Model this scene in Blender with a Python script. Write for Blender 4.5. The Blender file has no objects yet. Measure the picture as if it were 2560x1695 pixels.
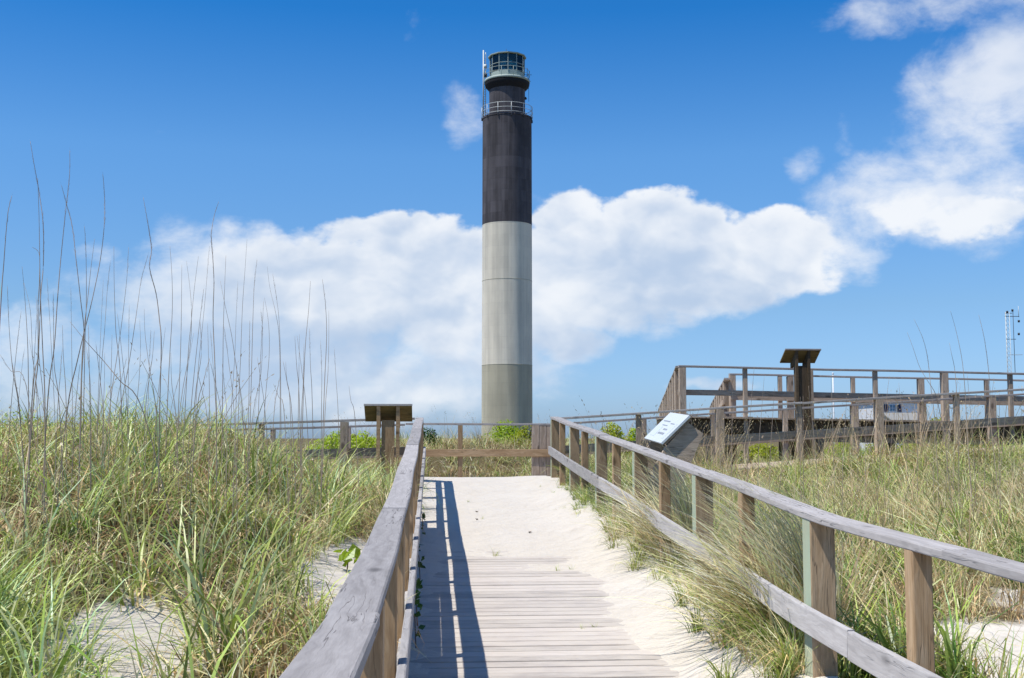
import bpy, math, random
import numpy as np
from mathutils import Vector, Matrix

random.seed(7)
R = np.random.default_rng(7)
SC = bpy.context.scene
COL = SC.collection
rad = math.radians

# ---------------------------------------------------------------- camera
F = 2900.0                      # focal length in pixels of the 2560 px wide photograph
YAW, PITCH = rad(3.95), rad(4.88)
CAM = Vector((0, 0, 1.5))
fw = Vector((math.sin(YAW) * math.cos(PITCH), math.cos(YAW) * math.cos(PITCH), math.sin(PITCH)))
rt = Vector((math.cos(YAW), -math.sin(YAW), 0))
up = rt.cross(fw)
cd = bpy.data.cameras.new('camera')
cam = bpy.data.objects.new('camera', cd)
COL.objects.link(cam)
cd.sensor_width = 36
cd.lens = 36 * F / 2560
cd.clip_start, cd.clip_end = 0.05, 20000
cam.matrix_world = Matrix(((rt.x, up.x, -fw.x, CAM.x), (rt.y, up.y, -fw.y, CAM.y), (rt.z, up.z, -fw.z, CAM.z), (0, 0, 0, 1)))
SC.camera = cam


def ray(px, py):
    return (fw + rt * ((px - 1280) / F) - up * ((py - 847.5) / F)).normalized()


def P(px, py, yc):              # a point of the place seen at a photograph pixel, yc metres ahead
    d = ray(px, py)
    return CAM + d * (yc / (d.x * math.sin(YAW) + d.y * math.cos(YAW)))


def azel(px, py):
    d = ray(px, py)
    return math.atan2(d.x, d.y), math.asin(d.z)


# ---------------------------------------------------------------- sun and sky
SUN_EL = rad(63.0)
SUN_DIR = Vector((-0.906 * math.cos(SUN_EL), -0.423 * math.cos(SUN_EL), math.sin(SUN_EL))).normalized()   # towards the sun
sl = bpy.data.lights.new('sun', 'SUN')
sl.energy = 5.0
sl.angle = rad(0.53)
sl.color = (1.0, 0.95, 0.87)
so = bpy.data.objects.new('sun', sl)
COL.objects.link(so)
so.rotation_euler = (-SUN_DIR).to_track_quat('-Z', 'Y').to_euler()
so.location = (-20, -10, 40)

SC.view_settings.view_transform = 'Standard'
SC.view_settings.look = 'None'
SC.view_settings.exposure = -0.08
SC.view_settings.gamma = 1.0
SC.view_settings.use_curve_mapping = False

W = bpy.data.worlds.new('World')
SC.world = W
W.use_nodes = True
NT = W.node_tree
NT.nodes.clear()


class G:
    """small helper for building node graphs"""

    def __init__(s, nt):
        s.nt = nt

    def n(s, t, **kw):
        x = s.nt.nodes.new(t)
        for k, v in kw.items():
            setattr(x, k, v)
        return x

    def put(s, sock, v):
        if isinstance(v, bpy.types.NodeSocket):
            s.nt.links.new(v, sock)
        elif v is not None:
            sock.default_value = v

    def m(s, op, a, b=None, c=None, clamp=False):
        x = s.n('ShaderNodeMath', operation=op, use_clamp=clamp)
        for i, v in enumerate((a, b, c)):
            s.put(x.inputs[i], v)
        return x.outputs[0]

    def v(s, op, a, b=None, c=None):
        x = s.n('ShaderNodeVectorMath', operation=op)
        for i, v in enumerate((a, b, c)):
            if v is not None:
                if op == 'SCALE' and i == 1:
                    s.put(x.inputs[3], v)
                else:
                    s.put(x.inputs[i], v)
        return x.outputs[1] if op in ('DOT_PRODUCT', 'LENGTH', 'DISTANCE') else x.outputs[0]

    def noise(s, vec, scale, detail=4, rough=0.5, dist=0.0, lac=2.0, color=False):
        x = s.n('ShaderNodeTexNoise')
        x.noise_dimensions = '3D'
        s.put(x.inputs['Vector'], vec)
        x.inputs['Scale'].default_value = scale
        x.inputs['Detail'].default_value = detail
        x.inputs['Roughness'].default_value = rough
        x.inputs['Lacunarity'].default_value = lac
        x.inputs['Distortion'].default_value = dist
        return x.outputs['Color' if color else 'Fac']

    def ss(s, val, lo, hi, a=0.0, b=1.0):
        x = s.n('ShaderNodeMapRange', interpolation_type='SMOOTHSTEP')
        for i, v in enumerate((val, lo, hi, a, b)):
            s.put(x.inputs[i], v)
        return x.outputs[0]

    def mix(s, fac, a, b, blend='MIX'):
        x = s.n('ShaderNodeMix', data_type='RGBA', blend_type=blend)
        s.put(x.inputs[0], fac)
        for i, v in ((6, a), (7, b)):
            s.put(x.inputs[i], (*v, 1) if isinstance(v, tuple) and len(v) == 3 else v)
        return x.outputs[2]

    def ramp(s, fac, stops):
        x = s.n('ShaderNodeValToRGB')
        e = x.color_ramp.elements
        while len(e) < len(stops):
            e.new(0.5)
        for el, (p, c) in zip(e, stops):
            el.position = p
            el.color = (*c, 1)
        s.put(x.inputs[0], fac)
        return x.outputs[0]

    def xyz(s, x=0.0, y=0.0, z=0.0):
        n = s.n('ShaderNodeCombineXYZ')
        for i, v in enumerate((x, y, z)):
            s.put(n.inputs[i], v)
        return n.outputs[0]


SKY_STRENGTH = 0.095
CLOUD_WHITE = (10.5, 10.75, 11.1)
CLOUD_GREY = (5.7, 7.0, 9.0)

g = G(NT)
tc = g.n('ShaderNodeTexCoord').outputs['Generated']
sky = g.n('ShaderNodeTexSky')
sky.sky_type = 'NISHITA'
sky.sun_disc = False
sky.sun_elevation = SUN_EL
sky.sun_rotation = math.atan2(SUN_DIR.x, SUN_DIR.y)
sky.altitude = 0
sky.air_density = 1.0
sky.dust_density = 0.6
sky.ozone_density = 2.2
sep = g.n('ShaderNodeSeparateXYZ')
g.put(sep.inputs[0], tc)
az = g.m('ARCTAN2', sep.outputs[0], sep.outputs[1])
el = g.m('ARCSINE', sep.outputs[2])
ae = g.xyz(az, el, 0.0)
# the air's colour: paler towards the horizon, deep polarised blue overhead
tint = g.ramp(g.m('MULTIPLY', el, 1.0), [(0.0, (.39, .56, .97)), (.11, (.40, .56, .76)), (.24, (.34, .62, .87)), (.36, (.085, .47, .84)), (.7, (.05, .28, .58))])
skyc = g.mix(1.0, sky.outputs[0], g.v('SCALE', tint, 2.0), 'MULTIPLY')
# billowing edges: the outline is warped by noise
strv = g.v('MULTIPLY', tc, (1, 1, 1.5))
wn = g.noise(strv, 9.0, 5, 0.55, color=True)
wn = g.v('SUBTRACT', wn, (0.5, 0.5, 0.5))
aew = g.v('MULTIPLY_ADD', wn, (0.075, 0.055, 0.0), ae)
K = 2560 / 2368
CL = [  # cx, cy, rx, ry (photograph at 2368 px wide), weight
    (540, 700, 190, 130, 1.0), (640, 640, 150, 80, 1.0), (780, 670, 210, 110, 1.15), (980, 610, 130, 85, 1.2), (1090, 600, 120, 90, 1.2),
    (960, 700, 260, 120, 1.2), (720, 780, 330, 90, .95), (1060, 790, 170, 80, 1.0), (860, 860, 360, 80, .8), (820, 550, 90, 28, .62),
    (1330, 560, 100, 105, 1.15), (1500, 540, 120, 95, 1.25), (1640, 570, 120, 85, 1.15), (1800, 585, 130, 85, 1.1), (1420, 640, 240, 110, 1.2),
    (1270, 700, 130, 110, 1.0), (1310, 780, 130, 50, 1.15), (1640, 640, 190, 70, 1.0), (1850, 640, 90, 40, .8),
    (2150, 485, 180, 35, .45), (2300, 490, 150, 30, .45),
]
WISPS = [
    (2130, 455, 215, 85, .95), (2290, 450, 180, 95, .9), (2200, 375, 140, 90, .85), (2220, 265, 110, 130, .92), (2320, 180, 90, 110, .9), (2080, 420, 120, 60, .8), (2350, 330, 60, 120, .35),
    (2170, 25, 190, 50, .62), (2330, 10, 120, 40, .5), (1078, 270, 38, 50, .22), (1860, 368, 40, 30, .40), (1960, 325, 24, 36, .2), (1970, 590, 70, 50, .6), (1980, 520, 110, 55, .62),
    (60, 815, 190, 70, .62), (330, 830, 220, 80, .7), (140, 905, 260, 60, .62), (480, 900, 300, 60, .75), (215, 572, 45, 30, .45), (1640, 886, 75, 14, .75), (1230, 470, 45, 30, .45),
    (820, 890, 420, 80, .9), (430, 720, 190, 140, .72), (600, 860, 300, 80, .7), (1900, 560, 120, 70, .6),
]


def envelope(rows):
    D = None
    for cx, cy, rx, ry, w in rows:
        a0, e0 = azel(cx * K, cy * K)
        rx, ry = rx * K / F * 1.32, ry * K / F * 1.32
        d = g.v('MULTIPLY', g.v('SUBTRACT', aew, (a0, e0, 0)), (1 / rx, 1 / ry, 0))
        q = g.m('MULTIPLY_ADD', g.v('DOT_PRODUCT', d, d), -w, w)
        D = q if D is None else g.m('SMOOTH_MAX', D, q, 0.12)
    return D


D = g.m('MAXIMUM', envelope(CL), -0.9)
DW = g.m('MAXIMUM', envelope(WISPS), -0.4)
# the sky goes on all round with fair-weather cumulus of the same kind
gen = g.noise(g.v('MULTIPLY', tc, (1, 1, 2.4)), 2.6, 3, 0.5)
gen = g.m('MULTIPLY_ADD', gen, 6.0, -3.75)
offv = g.m('ABSOLUTE', g.m('SUBTRACT', az, YAW))
gen = g.m('SUBTRACT', gen, g.ss(offv, 0.5, 0.75, 3.0, 0.0))
gen = g.m('SUBTRACT', gen, g.ss(el, 0.45, 0.8, 0.0, 3.0))
gen = g.m('SUBTRACT', gen, g.ss(el, -0.05, 0.05, 3.0, 0.0))
D = g.m('MAXIMUM', D, g.m('MINIMUM', gen, 1.1))
D = g.m('MAXIMUM', D, -0.9)


def puff(vec, scale):
    x = g.n('ShaderNodeTexVoronoi', feature='F1', voronoi_dimensions='3D')
    g.put(x.inputs['Vector'], vec)
    x.inputs['Scale'].default_value = scale
    x.inputs['Detail'].default_value = 1.0
    x.inputs['Roughness'].default_value = .5
    x.normalize = True
    return x.outputs['Distance']


fb = g.noise(strv, 15.0, 7, 0.56, dist=0.2)
bv = g.v('MULTIPLY_ADD', wn, (.05, .05, .05), strv)
pf = puff(bv, 24.0)
dens = g.m('SUBTRACT', g.m('MULTIPLY_ADD', fb, 1.75, D), 0.92)
dens = g.m('MULTIPLY_ADD', g.m('SUBTRACT', .36, pf), .9, dens)
edge = g.noise(strv, 60.0, 4, 0.6)
dens = g.m('MULTIPLY_ADD', g.m('SUBTRACT', edge, .5), .45, dens)
mask = g.ss(dens, 0.03, g.m('ADD', g.ss(el, .05, .15, 1.15, .42), g.ss(az, -.34, -.02, 1.1, 0.0)))
fw_ = g.noise(g.v('ADD', strv, (5.2, 1.3, 2.2)), 13.0, 7, 0.62, dist=0.2)
densw = g.m('SUBTRACT', g.m('MULTIPLY_ADD', fw_, 2.2, DW), 1.1)
maskw = g.m('MULTIPLY', g.ss(densw, -0.02, 1.0), 0.82)
mask = g.m('SUBTRACT', 1.0, g.m('MULTIPLY', g.m('SUBTRACT', 1.0, mask), g.m('SUBTRACT', 1.0, maskw)))
# brightness inside: billows lit from the sun's side, greyer in the thick lower parts
sunoff = tuple(0.016 * c for c in (-.6, 0, 1.0))
pf2 = puff(g.v('ADD', bv, sunoff), 24.0)
fb2 = g.noise(g.v('ADD', bv, sunoff), 11.0, 4, 0.5)
fb1 = g.noise(bv, 11.0, 4, 0.5)
bil = g.m('MULTIPLY_ADD', g.m('SUBTRACT', pf2, pf), .75, g.m('MULTIPLY', g.m('SUBTRACT', fb1, fb2), 2.6))
soft = g.noise(g.v('ADD', strv, (3.1, 1.7, 0.4)), 6.0, 3, 0.5)
bright = g.m('MULTIPLY_ADD', bil, 1.25, 0.52)
bright = g.m('MULTIPLY_ADD', g.m('SUBTRACT', soft, 0.5), 2.4, bright)
bright = g.m('ADD', bright, g.ss(dens, 0.3, 1.0, 0.22, -0.12))
bright = g.m('ADD', bright, g.ss(el, 0.07, 0.17, -0.30, 0.12))
bright = g.ss(bright, -0.45, 1.35)
ccol = g.mix(bright, CLOUD_GREY, CLOUD_WHITE)
maskl = g.m('MULTIPLY', mask, 0.93)
final = g.mix(maskl, skyc, ccol)
bg = g.n('ShaderNodeBackground')
g.put(bg.inputs[0], final)
bg.inputs[1].default_value = SKY_STRENGTH
out = g.n('ShaderNodeOutputWorld')
NT.links.new(bg.outputs[0], out.inputs[0])

# ---------------------------------------------------------------- noise in numpy
_perm = R.random((64, 64))


def vnoise(x, y, s=1.0, seed=0):
    x = np.asarray(x, float) * s + seed * 17.31
    y = np.asarray(y, float) * s + seed * 5.77
    xi, yi = np.floor(x).astype(int), np.floor(y).astype(int)
    fx, fy = x - xi, y - yi
    fx, fy = fx * fx * (3 - 2 * fx), fy * fy * (3 - 2 * fy)
    p = lambda i, j: _perm[i % 64, j % 64]
    return (p(xi, yi) * (1 - fx) + p(xi + 1, yi) * fx) * (1 - fy) + (p(xi, yi + 1) * (1 - fx) + p(xi + 1, yi + 1) * fx) * fy


def fbm(x, y, s=1.0, seed=0, o=4):
    t, a, n = 0, 0.5, 0
    for i in range(o):
        t = t + a * vnoise(x, y, s * 2 ** i, seed + i)
        n += a
        a *= 0.5
    return t / n - 0.5


def sst(e0, e1, x):
    t = np.clip((np.asarray(x, float) - e0) / (e1 - e0), 0, 1)
    return t * t * (3 - 2 * t)


# ---------------------------------------------------------------- terrain
DY = [-5, 0, 4, 5.5, 6.8, 8, 11.6, 20, 60]
DZ = [-.03, -.05, -.06, -.04, .01, .072, .265, .75, .75]


def zd(y):                      # top of the boardwalk's deck along its length
    return np.interp(y, DY, DZ)


def H(x, y):
    x, y = np.asarray(x, float), np.asarray(y, float)
    base = zd(np.minimum(y, 20))
    nz = fbm(x, y, 0.55, 3) * 0.30 + fbm(x, y, 2.2, 9) * 0.07
    left = base + 0.40 * (1 - sst(13.4, 14.9, y)) + (0.68 * sst(-.5, -2.6, x) * sst(4.8, 11.0, y)) * (1 - .75 * sst(13.5, 18.5, y))
    left = left - .10 * sst(15, 18, y) + nz * sst(-.3, -1.2, x)
    lw = sst(19.6, 20.2, y) * (1 - sst(22.4, 22.9, y))
    right = base + .05 + .12 * sst(2.5, 4.0, x) * sst(5, 9, y) + nz * sst(2.2, 3.2, x) - .05 * lw - .15 * sst(10, 15, y) * sst(2.6, 4.5, x) + .34 * sst(5, 10, x) * sst(13, 18, y)
    under = base - .28
    far = .72 + fbm(x, y, .35, 5) * .3
    mound = .62 * sst(22.5, 26.0, y) * (1 - sst(27, 33, y)) * sst(-5.0, -.5, x) * (1 - sst(3.6, 5.0, x))
    mound2 = .45 * sst(22.8, 26.0, y) * (1 - sst(27, 33, y)) * (1 - sst(-6, -2.5, x)) * .4
    h = np.where(x < -.16, left, np.where(x > 2.17, right, under))
    f = sst(22.35, 22.8, y)
    h = h * (1 - f) + (far + mound + mound2) * f
    h = np.where((y > 19.75) & (y < 22.35), np.minimum(h, np.where(x > 4, .62 + .06 * np.clip(x - 4, 0, 8), .55)), h)
    h = h - 1.0 * sst(34, 50, y) - 1.4 * sst(60, 120, y) - .4 * sst(9, 22, np.abs(x)) * sst(0, 10, y) * (y < 40)
    h = h * (1 - sst(200, 500, np.hypot(x, y))) + (-2.0) * sst(200, 500, np.hypot(x, y))
    return h


# ---------------------------------------------------------------- materials
def newmat(name):
    m = bpy.data.materials.new(name)
    m.use_nodes = True
    m.node_tree.nodes.clear()
    gg = G(m.node_tree)
    o = gg.n('ShaderNodeOutputMaterial')
    return m, gg, o


def principled(gg, o, col, rough=0.8, bump=None, bstr=0.3, bdist=0.02, spec=0.3, metal=0.0):
    b = gg.n('ShaderNodeBsdfPrincipled')
    gg.put(b.inputs['Base Color'], (*col, 1) if isinstance(col, tuple) else col)
    gg.put(b.inputs['Roughness'], rough)
    b.inputs['Specular IOR Level'].default_value = spec
    b.inputs['Metallic'].default_value = metal
    if 'Diffuse Roughness' in b.inputs and rough > .75:
        b.inputs['Diffuse Roughness'].default_value = 1.0
    if bump is not None:
        bn = gg.n('ShaderNodeBump')
        bn.inputs['Strength'].default_value = bstr
        bn.inputs['Distance'].default_value = bdist
        gg.put(bn.inputs['Height'], bump)
        gg.nt.links.new(bn.outputs[0], b.inputs['Normal'])
    gg.nt.links.new(b.outputs[0], o.inputs[0])
    return b


def wood(name, dark, mid, light, crack=0.5, green=None, bstr=0.5, knots=True, dust=0.0):
    m, gg, o = newmat(name)
    oc = gg.n('ShaderNodeTexCoord').outputs['Object']
    rnd = gg.n('ShaderNodeObjectInfo').outputs['Random']
    off = gg.v('SCALE', (31.7, 17.3, 23.9), rnd)
    p = gg.v('ADD', oc, off)
    pg = gg.v('MULTIPLY', p, (1.6, 26, 26))
    wob = gg.noise(gg.v('MULTIPLY', p, (2.2, 5, 5)), 1.0, 3, .5, color=True)
    pg = gg.v('MULTIPLY_ADD', wob, (0, 5, 5), pg)
    grain = gg.noise(pg, 1.0, 6, .62)
    blot = gg.noise(gg.v('MULTIPLY', p, (1.3, 6, 6)), 1.0, 4, .55)
    fine = gg.noise(gg.v('MULTIPLY', p, (9, 160, 160)), 1.0, 3, .6)
    c = gg.ramp(gg.m('MULTIPLY_ADD', grain, .7, gg.m('MULTIPLY', blot, .3)), [(.3, dark), (.5, mid), (.68, light)])
    c = gg.mix(gg.ss(fine, .35, .7, 0, .28), c, dark)
    # long drying checks
    ck = gg.noise(gg.v('MULTIPLY_ADD', wob, (0, 2, 2), gg.v('MULTIPLY', p, (1.1, 34, 34))), 1.0, 2, .5)
    ckm = gg.ss(gg.m('ABSOLUTE', gg.m('SUBTRACT', ck, .5)), 0.0, .018, crack, 0)
    ckm = gg.m('MULTIPLY', ckm, gg.ss(blot, .45, .6))
    c = gg.mix(ckm, c, tuple(.25 * q for q in dark))
    if knots:
        vo = gg.n('ShaderNodeTexVoronoi')
        vo.inputs['Scale'].default_value = 1.0
        gg.put(vo.inputs['Vector'], gg.v('MULTIPLY', p, (2.1, 4.5, 4.5)))
        kn = gg.ss(vo.outputs['Distance'], .07, .19, .75, 0)
        c = gg.mix(kn, c, tuple(.4 * q for q in dark))
    # each board its own tone
    tone = gg.ss(rnd, 0, 1, .82, 1.14)
    c = gg.mix(1.0, c, gg.xyz(tone, tone, tone), 'MULTIPLY')
    if dust:
        pos = gg.n('ShaderNodeNewGeometry').outputs['Position']
        du = gg.noise(gg.v('MULTIPLY', pos, (1.0, 2.2, 1)), 2.3, 6, .65)
        c = gg.mix(gg.ss(du, .36, .60, 0, dust), c, (.68, .62, .545))
    if green:
        nn = gg.n('ShaderNodeNewGeometry').outputs['Normal']
        sx = gg.n('ShaderNodeSeparateXYZ')
        gg.put(sx.inputs[0], nn)
        alg = gg.m('MULTIPLY', gg.ss(sx.outputs[0], -.95, -.8, 1, 0), gg.ss(blot, .25, .6, .5, .95))
        c = gg.mix(alg, c, green)
    h = gg.m('SUBTRACT', gg.m('MULTIPLY_ADD', fine, .35, grain), gg.m('MULTIPLY', ckm, 1.2))
    principled(gg, o, c, .82, h, bstr, .006, .25)
    return m


M = {}
M['cap'] = wood('weathered grey timber', (.32, .295, .275), (.465, .43, .405), (.575, .54, .51), .8)
M['rail'] = wood('grey rail timber', (.32, .30, .285), (.46, .435, .415), (.57, .545, .52), .7)
M['post'] = wood('brown post timber', (.30, .185, .095), (.50, .34, .19), (.62, .46, .29), .6)
M['postg'] = wood('brown post timber with algae', (.28, .18, .10), (.46, .33, .20), (.60, .46, .30), .6, green=(.42, .50, .36))
M['old'] = wood('old brown grey timber', (.29, .22, .155), (.48, .38, .29), (.62, .52, .41), .7)
M['signbrown'] = wood('brown sign back', (.15, .10, .035), (.22, .16, .06), (.30, .22, .09), .4)
M['dark'] = wood('timber in painted shade', (.07, .05, .03), (.12, .085, .05), (.17, .125, .075), .5)  # shade of the deck sides and tall sign legs put into the colour
M['plank'] = wood('bleached deck timber', (.50, .44, .39), (.60, .545, .49), (.68, .63, .575), .4, bstr=.35, knots=False, dust=.6)


def sandmat(name, veg):
    m, gg, o = newmat(name)
    pos = gg.n('ShaderNodeNewGeometry').outputs['Position']
    a = gg.noise(pos, 1.4, 5, .6)
    b = gg.noise(pos, 9.0, 5, .6)
    c = gg.noise(pos, 220.0, 2, .6)
    col = gg.mix(a, (.66, .60, .515), (.76, .71, .63))
    col = gg.mix(gg.ss(b, .55, .75, 0, .35), col, (.56, .50, .43))
    col = gg.mix(gg.ss(c, .6, .8, 0, .3), col, (.40, .34, .27))
    if veg:
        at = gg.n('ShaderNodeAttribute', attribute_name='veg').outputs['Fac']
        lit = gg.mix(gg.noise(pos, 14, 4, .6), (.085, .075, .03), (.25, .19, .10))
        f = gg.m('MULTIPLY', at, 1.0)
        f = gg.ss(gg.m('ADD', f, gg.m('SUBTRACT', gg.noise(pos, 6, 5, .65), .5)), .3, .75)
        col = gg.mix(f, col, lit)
    h = gg.m('MULTIPLY_ADD', gg.noise(pos, 4.5, 4, .5), 1.6, gg.m('MULTIPLY_ADD', gg.noise(pos, 26, 4, .6), .5, gg.m('MULTIPLY', c, .06)))
    principled(gg, o, col, .95, h, .8, .035, .1)
    return m


M['ground'] = sandmat('dune sand', True)
M['sand'] = sandmat('drifted sand', False)


def paint(name, a, b, rough=.6, scale=3.0, bstr=.1, spec=.3, metal=0.0):
    m, gg, o = newmat(name)
    oc = gg.n('ShaderNodeTexCoord').outputs['Object']
    n = gg.noise(oc, scale, 6, .6)
    c = gg.mix(n, a, b)
    principled(gg, o, c, rough, n, bstr, .02, spec, metal)
    return m


def concrete(name, base, var, lift=1.22, tile=.1):
    m, gg, o = newmat(name)
    oc = gg.n('ShaderNodeTexCoord').outputs['Object']
    s = gg.n('ShaderNodeSeparateXYZ')
    gg.put(s.inputs[0], oc)
    ang = gg.m('ARCTAN2', s.outputs[0], s.outputs[1])
    z = s.outputs[2]
    cyl = gg.xyz(gg.m('MULTIPLY', ang, 2.7), z, 0.0)
    streak = gg.noise(gg.v('MULTIPLY', cyl, (1.6, .07, 1)), 1.0, 5, .6)
    cloud = gg.noise(gg.v('MULTIPLY', cyl, (.35, .22, 1)), 1.0, 6, .6)
    liftn = gg.m('FLOOR', gg.m('DIVIDE', z, lift))
    wl = gg.n('ShaderNodeTexWhiteNoise', noise_dimensions='2D')
    colid = gg.m('FLOOR', gg.m('DIVIDE', ang, .26))
    gg.put(wl.inputs['Vector'], gg.xyz(liftn, colid, 0.0))
    wl2 = gg.n('ShaderNodeTexWhiteNoise', noise_dimensions='1D')
    gg.put(wl2.inputs['W'], liftn)
    t = gg.m('MULTIPLY_ADD', gg.m('MULTIPLY_ADD', gg.m('SUBTRACT', streak, .5), 1.6, .5), .9, gg.m('MULTIPLY', cloud, 1.0))
    t = gg.m('ADD', t, gg.m('MULTIPLY', gg.m('SUBTRACT', wl.outputs[0], .5), tile))
    t = gg.m('ADD', t, gg.m('MULTIPLY', gg.m('SUBTRACT', wl2.outputs[0], .5), tile * 1.6))
    c = gg.mix(gg.ss(t, .55, 1.35), tuple(q * (1 - var) for q in base), tuple(q * (1 + var) for q in base))
    fr = gg.m('ABSOLUTE', gg.m('SUBTRACT', gg.m('FRACT', gg.m('DIVIDE', z, lift)), .5))
    seam = gg.ss(fr, .475, .5, 0, 1)
    fa = gg.m('ABSOLUTE', gg.m('SUBTRACT', gg.m('FRACT', gg.m('DIVIDE', ang, .26)), .5))
    seama = gg.ss(fa, .46, .5, 0, 1)
    se = gg.m('MAXIMUM', seam, gg.m('MULTIPLY', seama, .8))
    c = gg.mix(gg.m('MULTIPLY', se, tile * 1.6), c, tuple(q * .45 for q in base))
    principled(gg, o, c, .88, gg.m('SUBTRACT', cloud, gg.m('MULTIPLY', se, .3)), .35, .08, .2)
    return m


M['black'] = concrete('weathered black painted concrete', (.135, .123, .13), .38, tile=.16)
M['white'] = concrete('pale concrete', (.87, .80, .66), .13, tile=.05)
M['grey'] = concrete('grey concrete', (.58, .53, .395), .13, tile=.05)
M['soot'] = paint('matt black paint', (.022, .022, .026), (.035, .033, .036), .8)
M['green metal'] = paint('pale green painted metal', (.34, .42, .38), (.44, .50, .44), .55)
M['teal'] = paint('dark teal metal', (.035, .06, .07), (.06, .09, .10), .5)
M['galv'] = paint('galvanised steel', (.48, .52, .52), (.62, .66, .64), .45, 12, .05, .5, .15)
M['darkmetal'] = paint('dark metal', (.03, .03, .035), (.06, .06, .065), .5)
M['lamp'] = paint('beacon drum', (.14, .42, .44), (.22, .55, .55), .3)
M['housewhite'] = paint('white weatherboard', (.74, .75, .76), (.80, .80, .80), .6)
M['shutter'] = paint('navy shutter', (.012, .02, .06), (.018, .03, .08), .5)
M['roofgrey'] = paint('grey shingle', (.30, .29, .27), (.40, .39, .36), .85)
M['panelwhite'] = paint('sun bleached panel', (.60, .65, .66), (.68, .72, .72), .5, 8, .02, .5)
M['print'] = paint('faded grey print', (.22, .24, .27), (.40, .42, .45), .5, 30)
M['printpale'] = paint('pale blue print', (.55, .62, .68), (.68, .73, .76), .5, 30)

m, gg, o = newmat('window glass')
b = principled(gg, o, (.05, .16, .28), .08, spec=.8)
M['pane'] = m
m, gg, o = newmat('lantern glass')
tr = gg.n('ShaderNodeBsdfTransparent')
tr.inputs[0].default_value = (.62, .80, .84, 1)
gl = gg.n('ShaderNodeBsdfGlossy')
gl.inputs['Roughness'].default_value = .03
fr = gg.n('ShaderNodeFresnel')
fr.inputs[0].default_value = 1.5
mx = gg.n('ShaderNodeMixShader')
gg.nt.links.new(fr.outputs[0], mx.inputs[0])
gg.nt.links.new(tr.outputs[0], mx.inputs[1])
gg.nt.links.new(gl.outputs[0], mx.inputs[2])
gg.nt.links.new(mx.outputs[0], o.inputs[0])
M['glass'] = m


def leafmat(name, attr=True, col=(.2, .3, .05), trans=.27, var=.25):
    m, gg, o = newmat(name)
    rnd = gg.n('ShaderNodeObjectInfo').outputs['Random']
    if attr:
        c = gg.n('ShaderNodeAttribute', attribute_name='Col').outputs['Color']
    else:
        pos = gg.n('ShaderNodeNewGeometry').outputs['Position']
        c = gg.mix(gg.noise(pos, 18, 2, .5), tuple(q * (1 - var) for q in col), tuple(q * (1 + var) for q in col))
    hs = gg.n('ShaderNodeHueSaturation')
    gg.put(hs.inputs['Hue'], gg.ss(rnd, 0, 1, .485, .515))
    gg.put(hs.inputs['Value'], gg.ss(gg.m('FRACT', gg.m('MULTIPLY', rnd, 7.31)), 0, 1, .75, 1.12))
    gg.put(hs.inputs['Color'], c)
    d = gg.n('ShaderNodeBsdfDiffuse')
    t = gg.n('ShaderNodeBsdfTranslucent')
    gs = gg.n('ShaderNodeBsdfGlossy')
    gs.inputs['Roughness'].default_value = .38
    gs.inputs['Color'].default_value = (.9, .95, 1, 1)
    gg.put(d.inputs[0], hs.outputs[0])
    gg.put(t.inputs[0], hs.outputs[0])
    a = gg.n('ShaderNodeMixShader')
    a.inputs[0].default_value = trans
    gg.nt.links.new(d.outputs[0], a.inputs[1])
    gg.nt.links.new(t.outputs[0], a.inputs[2])
    bb = gg.n('ShaderNodeMixShader')
    bb.inputs[0].default_value = .025
    gg.nt.links.new(a.outputs[0], bb.inputs[1])
    gg.nt.links.new(gs.outputs[0], bb.inputs[2])
    gg.nt.links.new(bb.outputs[0], o.inputs[0])
    return m


M['grass'] = leafmat('dune grass blades')
M['bush'] = leafmat('bright shrub leaves', False, (.45, .56, .03), .5, .35)
M['vine'] = leafmat('vine leaves', False, (.05, .12, .025), .3, .3)
M['stem'] = paint('shrub stem', (.10, .07, .04), (.18, .13, .08), .9)

# ---------------------------------------------------------------- object helpers
WM = {}


def link(ob, parent=None, Mw=None):
    COL.objects.link(ob)
    Mw = Mw if Mw is not None else Matrix()
    WM[ob.name] = Mw
    if parent is not None:
        ob.parent = parent
        ob.matrix_local = WM[parent.name].inverted() @ Mw
    else:
        ob.matrix_world = Mw
    return ob


def thing(name, label, cat, loc=(0, 0, 0), group=None):
    o = bpy.data.objects.new(name, None)
    o.empty_display_size = .2
    o['label'], o['category'] = label, cat
    if group:
        o['group'] = group
    return link(o, None, Matrix.Translation(Vector(loc)))


def tag(o, label, cat, group=None):
    o['label'], o['category'] = label, cat
    if group:
        o['group'] = group
    return o


def mesh(name, verts, faces, mat, parent=None, Mw=None, smooth=False):
    me = bpy.data.meshes.new(name)
    me.from_pydata([tuple(v) for v in verts], [], faces)
    if mat is not None:
        me.materials.append(mat)
    if smooth:
        me.polygons.foreach_set('use_smooth', [True] * len(me.polygons))
    me.update()
    return link(bpy.data.objects.new(name, me), parent, Mw)


_bc = {}


def section(w, h, c):
    w, h = w / 2, h / 2
    return [(-w + c, -h), (w - c, -h), (w, -h + c), (w, h - c), (w - c, h), (-w + c, h), (-w, h - c), (-w, -h + c)]


def sweep(pts, w, h, c, frame):
    """box beam through pts in the frame (x along, y across, z up); returns verts, faces"""
    inv = frame.inverted()
    lp = [inv @ Vector(p) for p in pts]
    sec = section(w, h, c)
    vs, fs = [], []
    for q in lp:
        for y, z in sec:
            vs.append((q.x, q.y + y, q.z + z))
    n = len(lp)
    for i in range(n - 1):
        for k in range(8):
            a, b2 = i * 8 + k, i * 8 + (k + 1) % 8
            fs.append((a, b2, b2 + 8, a + 8))
    fs.append(tuple(reversed(range(8))))
    fs.append(tuple(range((n - 1) * 8, n * 8)))
    return vs, [tuple(reversed(f)) for f in fs]


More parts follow.
